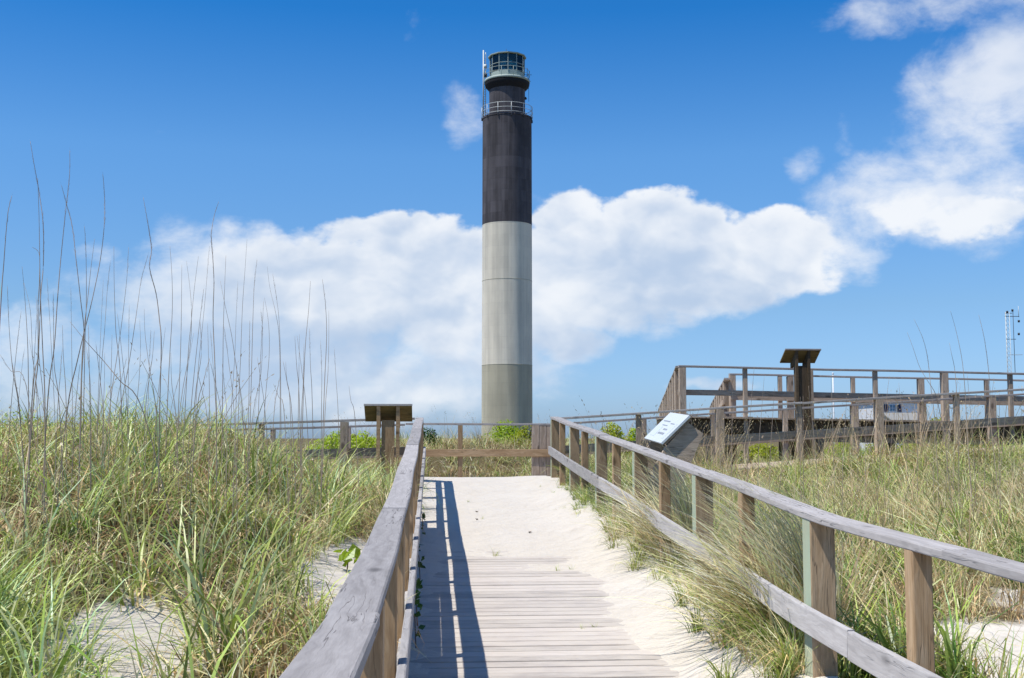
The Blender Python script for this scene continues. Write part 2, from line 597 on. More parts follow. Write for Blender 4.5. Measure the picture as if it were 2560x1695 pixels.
def frame_of(p0, p1, upv=Vector((0, 0, 1))):
    p0, p1 = Vector(p0), Vector(p1)
    x = (p1 - p0).normalized()
    y = upv.cross(x)
    if y.length < 1e-4:
        y = Vector((0, 1, 0))
    y.normalize()
    z = x.cross(y)
    mid = (p0 + p1) / 2
    return Matrix(((x.x, y.x, z.x, mid.x), (x.y, y.y, z.y, mid.y), (x.z, y.z, z.z, mid.z), (0, 0, 0, 1)))


def beam(name, p0, p1, w, h, mat, parent=None, c=.004, upv=Vector((0, 0, 1))):
    """straight board; w across (horizontal), h up; shares mesh between equal sizes"""
    p0, p1 = Vector(p0), Vector(p1)
    fr = frame_of(p0, p1, upv)
    L = (p1 - p0).length
    key = (name, round(L, 3), round(w, 4), round(h, 4), mat.name)
    me = _bc.get(key)
    if me is None:
        vs, fs = sweep([(-L / 2, 0, 0), (L / 2, 0, 0)], w, h, c, Matrix())
        me = bpy.data.meshes.new(name)
        me.from_pydata(vs, [], fs)
        me.materials.append(mat)
        _bc[key] = me
    return link(bpy.data.objects.new(name, me), parent, fr)


def bent(name, pts, w, h, mat, parent=None, c=.004):
    fr = frame_of(pts[0], pts[-1])
    vs, fs = sweep(pts, w, h, c, fr)
    return mesh(name, vs, fs, mat, parent, fr)


def post(name, x, y, z0, z1, s, mat, parent=None, sy=None, lean=0.0):
    return beam(name, (x, y, z0), (x + lean, y + random.uniform(-.004, .004), z1), s, sy or s, mat, parent, .006, Vector((0, 1, 0)))


def lathe(name, prof, mat, parent=None, Mw=None, n=48, smooth=True, closed=False, a0=0.0):
    vs, fs = [], []
    for r, z in prof:
        for k in range(n):
            a = a0 + 2 * math.pi * k / n
            vs.append((r * math.cos(a), r * math.sin(a), z))
    for i in range(len(prof) - 1):
        for k in range(n):
            k2 = (k + 1) % n
            fs.append((i * n + k, i * n + k2, (i + 1) * n + k2, (i + 1) * n + k))
    if closed:
        fs.append(tuple(reversed(range(n))))
        fs.append(tuple(range((len(prof) - 1) * n, len(prof) * n)))
    return mesh(name, vs, fs, mat, parent, Mw, smooth)


def tubes(paths, r, n=6):
    vs, fs = [], []
    for p in paths:
        p = [Vector(q) for q in p]
        o0 = len(vs)
        for i, q in enumerate(p):
            d = (p[min(i + 1, len(p) - 1)] - p[max(i - 1, 0)]).normalized()
            a = d.cross(Vector((0, 0, 1)))
            if a.length < 1e-3:
                a = Vector((1, 0, 0))
            a.normalize()
            b2 = d.cross(a)
            rr = r[i] if isinstance(r, (list, tuple)) else r
            for k in range(n):
                t = 2 * math.pi * k / n
                vs.append(q + a * (rr * math.cos(t)) + b2 * (rr * math.sin(t)))
        for i in range(len(p) - 1):
            for k in range(n):
                k2 = (k + 1) % n
                fs.append((o0 + i * n + k, o0 + i * n + k2, o0 + (i + 1) * n + k2, o0 + (i + 1) * n + k))
        fs.append(tuple(o0 + k for k in reversed(range(n))))
        fs.append(tuple(o0 + (len(p) - 1) * n + k for k in range(n)))
    return vs, fs


def tube(name, path, r, mat, parent=None, n=6):
    o0 = Vector(path[0])
    vs, fs = tubes([[Vector(q) - o0 for q in path]], r, n)
    return mesh(name, vs, fs, mat, parent, Matrix.Translation(o0), True)


def prism(name, poly, axis_o, ax, ay, an, t, mat, parent=None):
    """polygon in the plane (ax, ay) through axis_o, thickness t along an"""
    ax, ay, an, o0 = Vector(ax), Vector(ay), Vector(an), Vector(axis_o)
    fr = Matrix.Translation(o0)
    vs = [ax * a + ay * b2 for a, b2 in poly] + [ax * a + ay * b2 + an * t for a, b2 in poly]
    n = len(poly)
    fs = [tuple(range(n)), tuple(reversed(range(n, 2 * n)))] + [(k, k + n, (k + 1) % n + n, (k + 1) % n) for k in range(n)]
    ob = mesh(name, vs, fs, mat, parent, fr)
    import bmesh
    bm = bmesh.new()
    bm.from_mesh(ob.data)
    bmesh.ops.recalc_face_normals(bm, faces=bm.faces)
    bm.to_mesh(ob.data)
    bm.free()
    return ob


# ---------------------------------------------------------------- the ground sheet
def gridmesh(name, xs, ys, zf, mat, attr=None):
    X, Y = np.meshgrid(xs, ys)
    Z = zf(X, Y)
    nx, ny = len(xs), len(ys)
    co = np.stack([X.ravel(), Y.ravel(), Z.ravel()], 1)
    i = np.arange(nx * ny).reshape(ny, nx)
    q = np.stack([i[:-1, :-1].ravel(), i[:-1, 1:].ravel(), i[1:, 1:].ravel(), i[1:, :-1].ravel()], 1)
    me = bpy.data.meshes.new(name)
    me.vertices.add(len(co))
    me.vertices.foreach_set('co', co.astype(np.float32).ravel())
    me.loops.add(q.size)
    me.loops.foreach_set('vertex_index', q.ravel().astype(np.int32))
    me.polygons.add(len(q))
    me.polygons.foreach_set('loop_start', np.arange(0, q.size, 4, dtype=np.int32))
    me.polygons.foreach_set('loop_total', np.full(len(q), 4, np.int32))
    me.polygons.foreach_set('use_smooth', np.ones(len(q), bool))
    me.update(calc_edges=True)
    me.materials.append(mat)
    if attr is not None:
        a = me.attributes.new('veg', 'FLOAT', 'POINT')
        a.data.foreach_set('value', attr(X, Y).ravel().astype(np.float32))
    return link(bpy.data.objects.new(name, me))


def ell(x, y, cx, cy, rx, ry):
    return np.sqrt(((x - cx) / rx) ** 2 + ((y - cy) / ry) ** 2)


def bare(x, y):
    """0 where the dune is covered by grass, 1 in the bare patches of sand"""
    n = fbm(x, y, 1.3, 21) * .9
    d = np.maximum(1.32 - ell(x, y, -1.58, 6.2, .42, 1.35), 0)
    d = np.maximum(d, 1.25 - ell(x, y, -1.55, 5.3, .45, .8))
    d = np.maximum(d, 1.55 - ell(x, y, -.60, 8.6, .34, 1.6))
    d = np.maximum(d, 1.1 - ell(x, y, -.8, 5.0, .5, .6))
    d = np.maximum(d, 1.5 - ell(x, y, 4.0, 7.2, .95, 1.0))
    d = np.maximum(d, 1.3 - ell(x, y, 3.6, 5.4, .8, 1.2))
    d = np.maximum(d, 1.2 - ell(x, y, 4.6, 8.6, .5, .5))
    return np.clip((d + n) * 1.6 - .35, 0, 1)


def veg(x, y):
    on = np.where((x > -.3) & (x < 2.3) & (y < 22.4), 0, 1.0)
    return on * (1 - bare(x, y)) * (.75 + .25 * sst(25, 35, np.hypot(x, y)))


def axis(lo, a, b2, hi, step):
    mid = np.arange(a, b2 + 1e-6, step)
    l, r, s = [], [], step
    x = a
    while x > lo:
        s *= 1.22
        x -= s
        l.append(x)
    s, x = step, b2
    while x < hi:
        s *= 1.22
        x += s
        r.append(x)
    return np.array(l[::-1] + list(mid) + r)


xs = axis(-4000, -8, 12, 4000, .125)
xs = np.sort(np.concatenate([xs, [-.19, -.15, 2.16, 2.2]]))
ys = axis(-600, 2, 31, 9000, .125)
gr = gridmesh('ground', xs, ys, H, M['ground'], veg)
gr['kind'] = 'structure'


# ---------------------------------------------------------------- boardwalk
XL0, XL1 = -.276, -.138          # left handrail cap, outer and inner edge
XR0, XR1 = 2.055, 2.193          # right handrail cap, inner and outer edge
bw = thing('boardwalk', 'wooden boardwalk of bleached planks half buried under drifted white sand', 'boardwalk', (.96, 6, 0))
y = 1.6
k = 0
while y < 22.36:
    z = float(zd(y + .07))
    sl_ = float(zd(y + .14) - zd(y)) / .14
    dz = random.uniform(-.0025, .0025)
    a0 = random.uniform(-.012, .012)
    x0, x1 = -.29 + a0, 2.205 + random.uniform(-.012, .012)
    upv = Vector((0, -sl_, 1)).normalized()
    ob = beam('plank', (-.29, y + .07, z - .019 + dz), (2.205, y + .07 + random.uniform(-.003, .003), z - .019 + dz + random.uniform(-.002, .002)), .131, .036, M['plank'], bw, .004, upv)
    y += .1445
    k += 1
for xx in (-.1, .95, 2.0):
    ypts = [1.6, 4, 5.5, 6.8, 8, 11.6, 20, 22.3]
    bent('joist', [(xx, q, float(zd(q)) - .12) for q in ypts], .05, .16, M['old'], bw)
beam('fascia_board', (-.29, 22.378, .66), (2.2, 22.378, .66), .03, .19, M['rail'], bw)

# drifted sand lying on the planks
sx = np.linspace(-.285, 2.19, 76)
sy = np.arange(2.0, 22.34, .045)


def sandz(x, y):
    n = fbm(x, y, .8, 31)
    n2 = fbm(x * .5, y, 6.0, 41, 3)
    n3 = fbm(x, y, 3.0, 51)
    t = -.016 + .026 * sst(9.8, 14.0, y + 2.6 * n + 1.0 * sst(.3, 1.3, x))
    t = t + .020 * sst(1.15, 1.7, x + .5 * n)
    t = t + (.13 + .10 * sst(8, 6, y)) * sst(1.45, 2.12, x + .25 * n3) * (1 - sst(16.0, 19.0, y) * .7)
    t = t + .018 * sst(.25, -.2, x + .3 * n)
    t = t + .009 * n2 + .013 * n3 + .006 * fbm(x, y, 14, 61, 2)
    t = t * (1 - .55 * sst(20.4, 22.2, y))
    return zd(y) + t


sd = gridmesh('sand_drift', sx, sy, sandz, M['sand'])
sd['kind'] = 'structure'


# ---------------------------------------------------------------- railings
def railing(name, label, A, B, zc, inward, posts, joints, cols=('post', 'postg'), big='postg', depth=1.35, lower=True, zbase=None, capw=.138, lowj=None, low_drop=.50, group='wooden railings of the boardwalks', lowh=.14, small=.09, lowm='rail'):
    """A, B plan ends of the handrail's centre line; zc(t) height of its top; inward unit vector to the walkway"""
    A, B = Vector((*A, 0)), Vector((*B, 0))
    d = (B - A).normalized()
    inn = Vector((*inward, 0)).normalized()
    L = (B - A).length
    root = thing(name, label, 'railing', (A.x, A.y, zc(0) - 1.1), group)
    pt = lambda t, off=0, dz=0: A + d * t + inn * off + Vector((0, 0, zc(t) + dz))
    js = [0] + [j for j in joints if 0 < j < L] + [L]
    for a, b2 in zip(js, js[1:]):
        n = max(2, int((b2 - a) / .35) + 1)
        ph, dzb = random.uniform(0, 6), random.uniform(-.003, .003)
        ts = np.linspace(a + .002, b2 - .002, n)
        bent('handrail', [pt(t, .004 * math.sin(t * 1.9 + ph), -.02 + dzb + .004 * math.sin(t * 1.3 + ph)) for t in ts], capw, .040, M['cap'], root, .006)
    if lower:
        lj = [0] + [j for j in (lowj or joints) if 0 < j < L] + [L]
        for a, b2 in zip(lj, lj[1:]):
            n = max(2, int((b2 - a) / .4) + 1)
            dzb = random.uniform(-.006, .006)
            ts = np.linspace(a + .002, b2 - .002, n)
            bent('lower_rail', [pt(t, capw / 2 + .0215, -low_drop - lowh / 2 + dzb + .004 * math.sin(t * 1.1 + a)) for t in ts], .038, lowh, M[lowm], root, .005)
    for t, big_ in posts:
        s = .138 if big_ else small
        off = (capw - s) / 2 - .002
        p = pt(t, off)
        zb = (zbase(p.x, p.y) - .1) if zbase else p.z - depth
        m_ = M[big] if big_ else M[cols[0]]
        post('post', p.x, p.y, zb, p.z - .041, s, m_, root)
    return root


ycap = lambda yy, xs_, zs_: float(np.interp(yy, xs_, zs_))
LZ = lambda t: ycap(t + 1.2, [0, 2, 3.13, 6.8, 11.6, 20, 30], [1.09, 1.075, 1.035, 1.10, 1.356, 1.85, 2.4])
RZ = lambda t: ycap(t + 1.2, [0, 4.03, 6.2, 9.03, 20, 30], [1.04, 1.035, 1.09, 1.25, 1.86, 2.5])
rp = [20.0 - 1.37 * i for i in range(14)]
lposts = [(q - 1.2, i % 2 == 0) for i, q in enumerate(rp) if q > 1.6]
lr = railing('wooden_railing', 'grey railing with a pale sunlit handrail, its shadow striping the sandy deck', (-.207, 1.2), (-.207, 20.07), LZ, (1, 0),
             lposts, [3.15 - 1.2, 6.7 - 1.2, 9.9 - 1.2, 12.9 - 1.2, 16.4 - 1.2], big='post')
rposts = [(q - 1.2 + .02, i % 2 == 0) for i, q in enumerate(rp) if q > 1.6]
rr = railing('wooden_railing', 'grey railing beside the white slanted panel, wind-blown grass spilling through its posts', (2.124, 1.2), (2.124, 20.07), RZ, (-1, 0),
             rposts, [4.6 - 1.2, 9.03 - 1.2, 14.2 - 1.2], lowj=[5.6 - 1.2, 9.6 - 1.2, 14.0 - 1.2])
er = railing('wooden_railing', 'short brown railing closing the far end of the boardwalk', (-.5, 22.42), (2.36, 22.42), lambda t: 1.785, (0, -1),
             [(1.05, False), (2.50, True), (2.642, True), (2.785, True)], [], big='old', zbase=lambda x_, y_: .5)
for c_ in er.children:
    if c_.name.startswith('lower_rail'):
        c_.data.materials[0] = M['post']

# added boards by the sand bank, sized so their shadow fills the deck edge
for a, b2 in ((3.0, 6.1), (6.11, 9.7), (9.71, 13.2), (13.21, 14.45)):
    for j in range(2):
        zz = .112 + .235 * j
        if a > 13 and j == 1:
            b2 -= .45
        bent('shadow_board', [(-.150, q, float(zd(q)) + zz) for q in np.linspace(a, b2, 5)], .030, .232, M['rail'], lr)

# ramp that climbs away to the east, and the walk that leaves to the west
nearz = lambda x_: 1.85 + .0640 * (x_ - 2.1)
farz = lambda x_: 1.785 + .0645 * (x_ - 2.3)
railing('ramp_railing', 'front railing of the ramp climbing behind the white panel', (2.20, 20.07), (14.2, 20.07), lambda t: nearz(2.2 + t), (0, 1),
        [(1.40 + 1.43 * i, i % 2 == 1) for i in range(8)], [4.3, 9.1], big='old', lowm='old', cols=('old', 'old'), group='railings of the ramp')
railing('ramp_railing', 'rear railing of the ramp climbing behind the white panel', (2.37, 22.42), (14.2, 22.42), lambda t: farz(2.37 + t), (0, -1),
        [(1.75 + 1.40 * i, i % 2 == 1) for i in range(9)], [4.6, 8.8], big='old', lowm='old', cols=('old', 'old'), group='railings of the ramp')
railing('walkway_railing', 'front railing of the side walk behind the raised sign back', (-.29, 20.07), (-9.5, 20.07), lambda t: 1.85 - .029 * t, (0, 1),
        [(1.2 + 1.4 * i, i % 2 == 0) for i in range(6)], [4.2, 8.0], big='old', lowm='old', cols=('old', 'old'), group='railings of the side walk')
railing('walkway_railing', 'rear railing of the side walk behind the raised sign back', (-.51, 22.42), (-9.5, 22.42), lambda t: 1.77 - .029 * t, (0, -1),
        [(1.1 + 1.4 * i, i % 2 == 0) for i in range(6)], [4.3, 8.2], big='old', lowm='old', cols=('old', 'old'), group='railings of the side walk')

rw = thing('ramp_walkway', 'weathered plank ramp rising through the grass under two grey railings', 'ramp', (2.4, 21.2, .7))
x = 2.23
while x < 14.1:
    z = .75 + .0640 * (x - 2.1)
    beam('plank', (x, 20.02, z - .019), (x, 22.37, z - .019 + random.uniform(-.004, .004)), .138, .036, M['old'], rw, .004, Vector((-.064, 0, 1)).normalized())
    x += .1445
for yy in (20.03, 22.34):
    beam('stringer', (2.25, yy, .75 - .145), (14.1, yy, .75 + .064 * 12 - .135), .045, .2, M['old'], rw)
lw = thing('side_walkway', 'plank side walk leaving the boardwalk behind the dune grass', 'walkway', (-.5, 21.2, .7))
x = -.37
while x > -9.4:
    z = .745 + .028 * (x + .3)
    beam('plank', (x, 20.02, z - .019), (x, 22.37, z - .019), .138, .036, M['old'], lw, .004)
    x -= .1445
for yy in (20.03, 22.34):
    beam('stringer', (-.4, yy, .60), (-9.4, yy, .35), .045, .2, M['old'], lw)

# ---------------------------------------------------------------- raised deck
def rz(x_):
    return 3.035 - .0165 * (x_ - 5.2)


rd = thing('raised_deck', 'raised timber deck on posts with dark shaded side boards', 'deck', (5.3, 24.4, 1.0))
x = 5.27
while x < 17.5:
    z = rz(x) - 1.07
    beam('plank', (x, 24.18, z - .019), (x, 26.75, z - .019), .138, .036, M['old'], rd, .004)
    x += .1445
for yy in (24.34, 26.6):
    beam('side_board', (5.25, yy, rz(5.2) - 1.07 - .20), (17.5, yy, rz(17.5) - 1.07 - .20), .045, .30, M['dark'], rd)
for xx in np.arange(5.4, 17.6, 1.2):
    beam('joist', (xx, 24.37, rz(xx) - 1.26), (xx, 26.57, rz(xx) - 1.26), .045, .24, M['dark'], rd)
for xx in np.arange(5.4, 17.6, 2.4):
    for yy in (24.45, 26.5):
        post('support_post', xx + .5, yy, .35, rz(xx) - 1.42, .138, M['old'], rd)
beam('bearer', (5.3, 24.47, rz(5.2) - 1.50), (17.4, 24.47, rz(17.4) - 1.50), .09, .14, M['old'], rd)
for xx, yy in ((5.26, 25.45),):
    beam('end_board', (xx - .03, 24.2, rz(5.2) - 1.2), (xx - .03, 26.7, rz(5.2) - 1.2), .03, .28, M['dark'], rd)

ap = [(.0, True), (1.36, False), (2.75, True), (4.2, False), (5.72, True), (7.2, False), (8.6, True), (10.0, False), (11.4, True)]
railing('deck_railing', 'front railing of the raised deck against the open sky', (5.22, 24.3), (17.5, 24.3), lambda t: rz(5.2 + t), (0, 1), [(t + .08, b_) for t, b_ in ap],
        [4.8, 9.5], big='old', lowm='old', cols=('old', 'old'), depth=2.2, group='railings of the raised deck', lowh=.12)
railing('deck_railing', 'rear railing of the raised deck, seen between the front posts', (6.95, 26.75), (17.5, 26.75), lambda t: rz(6.95 + t), (0, -1),
        [(.07, True), (1.2, False), (1.45, True), (2.95, False), (4.6, True), (6.2, False), (7.8, True), (9.3, False)],
        [4.1, 9.0], big='old', lowm='old', cols=('old', 'old'), depth=2.2, group='railings of the raised deck', lowh=.12)

# long ramp leaving the deck's end, away from the camera
e0, e1 = P(1701, 913, 24.55), P(1650, 1024, 37.0)
f0, f1 = P(1886, 915, 24.55), P(1777, 1020, 37.0)


def ramp_rail(label, p, q, inn):
    L = math.hypot(q.x - p.x, q.y - p.y)
    n = int(L / 1.25)
    return railing('descending_railing', label, (p.x, p.y), (q.x, q.y), lambda t: p.z + (q.z - p.z) * t / L, inn,
                   [(.6 + 1.25 * i, True) for i in range(n)], [4.9, 9.6], big='old', lowm='old', depth=1.9, group='railings of the descending ramp', lowh=.12)


ramp_rail('outer railing of the ramp sloping down behind the deck corner, posts stacked closely in view', e0 + Vector((0, .15, 0)), e1, (1, 0))
ramp_rail('inner railing of the ramp sloping down behind the deck, dark posts in a file', f0 + Vector((0, 2.3, -.13)), f1, (-1, 0))
dr = thing('descending_ramp', 'plank ramp sloping down and away from the raised deck', 'ramp', (e0.x, e0.y, e0.z - 1.1))
n = 84
for i in range(n):
    t = (i + .5) / n
    a, b2 = e0.lerp(e1, t), f0.lerp(f1, t)
    beam('plank', (a.x + .02, a.y + .2, a.z - 1.1), (b2.x, b2.y + .2, a.z - 1.1), .135, .036, M['old'], dr)
for p, q in ((e0, e1), (f0, f1)):
    beam('stringer', (p.x, p.y + .2, e0.z - 1.25), (q.x, q.y, e1.z - 1.25), .045, .24, M['old'], dr)


# ---------------------------------------------------------------- information panels
def backsign(label, px0, px1, ytop, yc, group, lm='post'):
    """a lectern panel on a tall stand, seen from behind: its dark underside faces the camera"""
    a, b2 = P(px0, ytop, yc), P(px1, ytop, yc)
    c0 = (a + b2) / 2
    w = (b2 - a).length
    x_ = Vector((1, 0, 0))
    root = thing('information_sign', label, 'sign', (c0.x, c0.y, .5), group)
    s = w / .81
    n_ = Vector((0, .52, .854))                 # panel normal: tilted away from the camera
    d_ = Vector((0, .854, -.52))                # down the panel
    top = Vector((c0.x, c0.y, c0.z))
    L = .50 * s
    q = [top - x_ * (w / 2), top + x_ * (w / 2)]
    # panel board, frame strip along the top edge
    prism('panel', [(-w / 2, 0), (w / 2, 0), (w / 2, L), (-w / 2, L)], top - n_ * .03, x_, d_, n_, .028, M['signbrown'], root)
    prism('panel_face', [(-w / 2 + .02, .02), (w / 2 - .02, .02), (w / 2 - .02, L - .02), (-w / 2 + .02, L - .02)], top, x_, d_, n_, .006, M['panelwhite'], root)
    beam('top_batten', top + Vector((-w / 2 - .006, -.022, -.008)), top + Vector((w / 2 + .006, -.022, -.008)), .03, .034, M['rail'], root)
    zg = float(H(c0.x, c0.y)) - .2
    for sx_ in (-1, 1):
        xo = sx_ * (.165 if lm == 'post' else .14) * s
        # bent leg: a vertical plank with an arm under the panel
        poly = [(.0, zg - top.z), (.0, -.10), (-.02 - .0, -.028), (.03, -.055), (L * .8, -.055 - .52 / .854 * L * .8), (L * .8, -.15 - .52 / .854 * L * .8), (.14, -.30), (.14, zg - top.z)]
        prism('leg', poly, top + x_ * (xo - .03 * s), (0, 1, 0), (0, 0, 1), x_, .06 * s, M[lm], root)
    beam('back_plank', top + Vector((0, .06, -.265 * s if lm == 'post' else -.34)), Vector((c0.x, c0.y + .06, zg)), (.22 if lm == 'post' else .215) * s, .04, M[lm], root, .004, Vector((0, 1, 0)))
    return root


backsign('dark underside of a slanted sign panel on a two-legged stand beside the near railing end', 911, 1030, 1011, 19.45, 'slanted information signs')
backsign('small dark slanted sign on tall legs rising above the raised deck railing', 1962, 2052, 873, 23.85, 'slanted information signs', 'dark')  # legs and back plank take the timber with shade in its colour

fs_ = thing('information_sign', 'white slanted sign panel with faded print on leaning brown plank legs, turned to the boardwalk', 'sign', (2.4, 11.9, .3), 'slanted information signs')
Y0, Y1 = 11.5, 12.42
b0, b1 = Vector((2.30, Y0, 1.435)), Vector((2.30, Y1, 1.485))
tv = Vector((.262, 0, .25)).normalized()
lv = (b1 - b0).normalized()
nv = tv.cross(lv).normalized()
if nv.z < 0:
    nv = -nv
Lp, Wp = .40, (b1 - b0).length
prism('panel', [(0, 0), (Wp, 0), (Wp, Lp), (0, Lp)], b0, lv, tv, nv, .022, M['panelwhite'], fs_)
for (l0, l1, t0, t1, mm) in ((.10, .17, .05, .27, 'printpale'), (.26, .55, .10, .125, 'print'), (.30, .48, .16, .18, 'print'), (.60, .80, .06, .20, 'printpale'), (.22, .40, .25, .262, 'print'), (.5, .82, .27, .285, 'print'), (.45, .7, .215, .226, 'print')):
    prism('faded_print', [(l0, t0), (l1, t0), (l1, t1), (l0, t1)], b0 + nv * .023, lv, tv, nv, .001, M[mm], fs_)
prism('backing_board', [(.03, .02), (Wp - .03, .02), (Wp - .03, Lp - .02), (.03, Lp - .02)], b0 - nv * .032, lv, tv, nv, .03, M['old'], fs_)
zg = float(H(2.4, 11.9)) - .2
for yy, dz_ in ((Y0 + .04, 0.0), (Y1 - .10, .05)):
    poly = [(2.22, zg), (2.46, zg), (2.46, .93), (2.725, 1.545), (2.57, 1.655), (2.34, 1.41), (2.22, 1.20)]
    prism('leg', [(a - 2.3, b2 + dz_ - 1.435) for a, b2 in poly], (2.3, yy, 1.435), (1, 0, 0), (0, 0, 1), (0, 1, 0), .055, M['old'], fs_)
beam('cross_brace', (2.35, Y0 + .1, 1.0), (2.35, Y1 - .1, 1.05), .04, .18, M['old'], fs_)

# ---------------------------------------------------------------- lighthouse
YT = 125.0
tb = P(1267.5, 1095, YT)
tc_ = Vector((tb.x, tb.y, 0))
zT = lambda py: P(1267.5, py, YT).z
rT = lambda wpx: wpx / 2 / F * YT
lh = thing('lighthouse', 'tall round lighthouse with black, pale and grey concrete bands and a glazed lantern', 'lighthouse', (tc_.x, tc_.y, -4))
MT = Matrix.Translation(tc_)
rs, rtop = rT(127.5), rT(124.5)
zb = {k_: zT(v_) for k_, v_ in dict(base=1200, grey=914, white=564, black=297).items()}
rr_ = lambda z_: rs + (rtop - rs) * (z_ - zb['base']) / (zb['black'] - zb['base'])
segs = 64


def band(name, z0, z1, mat, dr=0.0):
    n_ = 8
    prof = [(rr_(z0 + (z1 - z0) * i / n_) + dr, z0 + (z1 - z0) * i / n_) for i in range(n_ + 1)]
    return lathe(name, prof, mat, lh, MT, segs)


band('grey_shaft', zb['base'] - 4, zb['grey'], M['grey'])
band('pale_shaft', zb['grey'], zb['white'], M['white'])
band('black_shaft', zb['white'], zb['black'], M['black'], .01)
# thin joint rings cast in the shaft
for zz in (zT(704), zb['grey']):
    lathe('joint_ring', [(rr_(zz) + .002, zz - .03), (rr_(zz) + .015, zz - .02), (rr_(zz) + .015, zz + .02), (rr_(zz) + .002, zz + .03)], M['grey'], lh, MT, segs)
zg0 = zb['black']
r_w = rT(91.5)
z_gal = zT(209)
z_col = zT(224)
lathe('gallery_floor', [(rtop + .06, zg0 - .18), (rtop + .06, zg0), (r_w, zg0 + .003)], M['black'], lh, MT, segs)
lathe('watch_room', [(r_w, zg0), (r_w, z_col)], M['black'], lh, MT, segs)
r_g = rT(114)
lathe('gallery_collar', [(r_w - .02, z_col - .2), (r_g * .97, z_gal - .42), (r_g, z_gal - .25), (r_g, z_gal)], M['soot'], lh, MT, segs)
z_wall = zT(193)
z_eave = zT(146)
r_l = rT(89)
lathe('gallery_kerb', [(r_g, z_gal + .001), (r_g + .05, z_gal + .002), (r_g + .05, z_gal + .28), (r_g - .06, z_gal + .28), (r_g - .06, z_gal + .12), (r_l, z_gal + .12)], M['green metal'], lh, MT, segs)
NP = 12
A0 = rad(-3.95) + math.pi / 2 + math.pi / NP * .2
pp = lambda r_, k_, z_: Vector((r_ * math.cos(A0 + 2 * math.pi * k_ / NP), r_ * math.sin(A0 + 2 * math.pi * k_ / NP), z_))
lathe('lantern_wall', [(r_l, z_gal + .1), (r_l, z_wall + .25)], M['green metal'], lh, MT, NP, False, False, A0)
zw, ze = z_wall + .25, z_eave - .02
for k_ in range(NP):
    a, b2 = pp(r_l - .03, k_, 0), pp(r_l - .03, k_ + 1, 0)
    e_ = (b2 - a) * .03
    a, b2 = a + e_, b2 - e_
    n_ = ((a + b2) / 2).normalized() * .02
    vs = [a + Vector((0, 0, zw)), b2 + Vector((0, 0, zw)), b2 + Vector((0, 0, ze)), a + Vector((0, 0, ze))]
    vs = vs + [v_ - n_ for v_ in vs]
    mesh('pane', vs, [(0, 1, 2, 3), (7, 6, 5, 4), (0, 4, 5, 1), (1, 5, 6, 2), (2, 6, 7, 3), (3, 7, 4, 0)], M['glass'], lh, MT)
    p = tc_ + pp(r_l, k_, 0)
    beam('mullion', p + Vector((0, 0, zw - .02)), p + Vector((0, 0, ze + .02)), .075, .075, M['green metal'], lh)
    p2 = tc_ + pp(r_l, k_ + 1, 0)
    zm = zw + (ze - zw) * .48
    u_ = (p2 - p) * .04
    beam('glazing_bar', p + u_ + Vector((0, 0, zm)), p2 - u_ + Vector((0, 0, zm)), .05, .05, M['green metal'], lh)
lathe('roof', [(r_l + .02, ze), (r_l + .20, ze + .03), (r_l + .21, ze + .13), (r_l * .5, ze + .42), (.01, ze + .5)], M['green metal'], lh, MT, NP, False, False, A0)
lathe('ceiling', [(.01, ze + .045), (r_l + .14, ze + .045)], M['teal'], lh, MT, NP, False, False, A0)
lathe('lantern_floor', [(.01, zw - .22), (r_l - .02, zw - .22)], M['teal'], lh, MT, NP, False, False, A0)
for k_ in range(8):
    a_ = k_ * math.pi / 4 + .3
    p = Vector((math.cos(a_) * .85, math.sin(a_) * .85, 0))
    for zz in (zw + .25, zw + 1.05):
        rm = Matrix.Translation(tc_ + p + Vector((0, 0, zz))) @ Matrix.Rotation(a_, 4, 'Z') @ Matrix.Rotation(math.pi / 2, 4, 'Y')
        lathe('beacon_lamp', [(.01, -.2), (.3, -.16), (.33, .18), (.30, .2), (.01, .14)], M['lamp'], lh, rm, 16)
lathe('lamp_column', [(.28, zw - .2), (.28, ze)], M['teal'], lh, MT, 12)


def ring(name, r_, z_, t_, mat, n_=40):
    vs, fs = tubes([[(r_ * math.cos(2 * math.pi * i / n_), r_ * math.sin(2 * math.pi * i / n_), z_) for i in range(n_ + 1)]], t_, 5)
    return mesh(name, vs, fs, mat, lh, MT, True)


r_r = rtop + .12
for zz in (.12, .60, 1.12):
    ring('gallery_rail', r_r, zg0 + zz, .028, M['galv'])
for k_ in range(12):
    a_ = 2 * math.pi * (k_ + .32) / 12 - .069
    p = tc_ + Vector((r_r * math.cos(a_), r_r * math.sin(a_), zg0))
    tube('gallery_post', [p + Vector((0, 0, -.35)), p + Vector((0, 0, 1.14))], .030, M['galv'], lh)
    beam('post_bracket', p * 1 + Vector((0, 0, -.36)), p + Vector((0, 0, -.06)), .12, .12, M['darkmetal'], lh)
r_u = r_g + .03
for zz in (.7, 1.15):
    ring('lantern_rail', r_u, z_gal + .1 + zz, .024, M['green metal'])
for k_ in range(12):
    a_ = 2 * math.pi * (k_ + .4) / 12
    p = tc_ + Vector((r_u * math.cos(a_), r_u * math.sin(a_), z_gal))
    tube('lantern_rail_post', [p + Vector((0, 0, .2)), p + Vector((0, 0, 1.26))], .026, M['green metal'], lh)
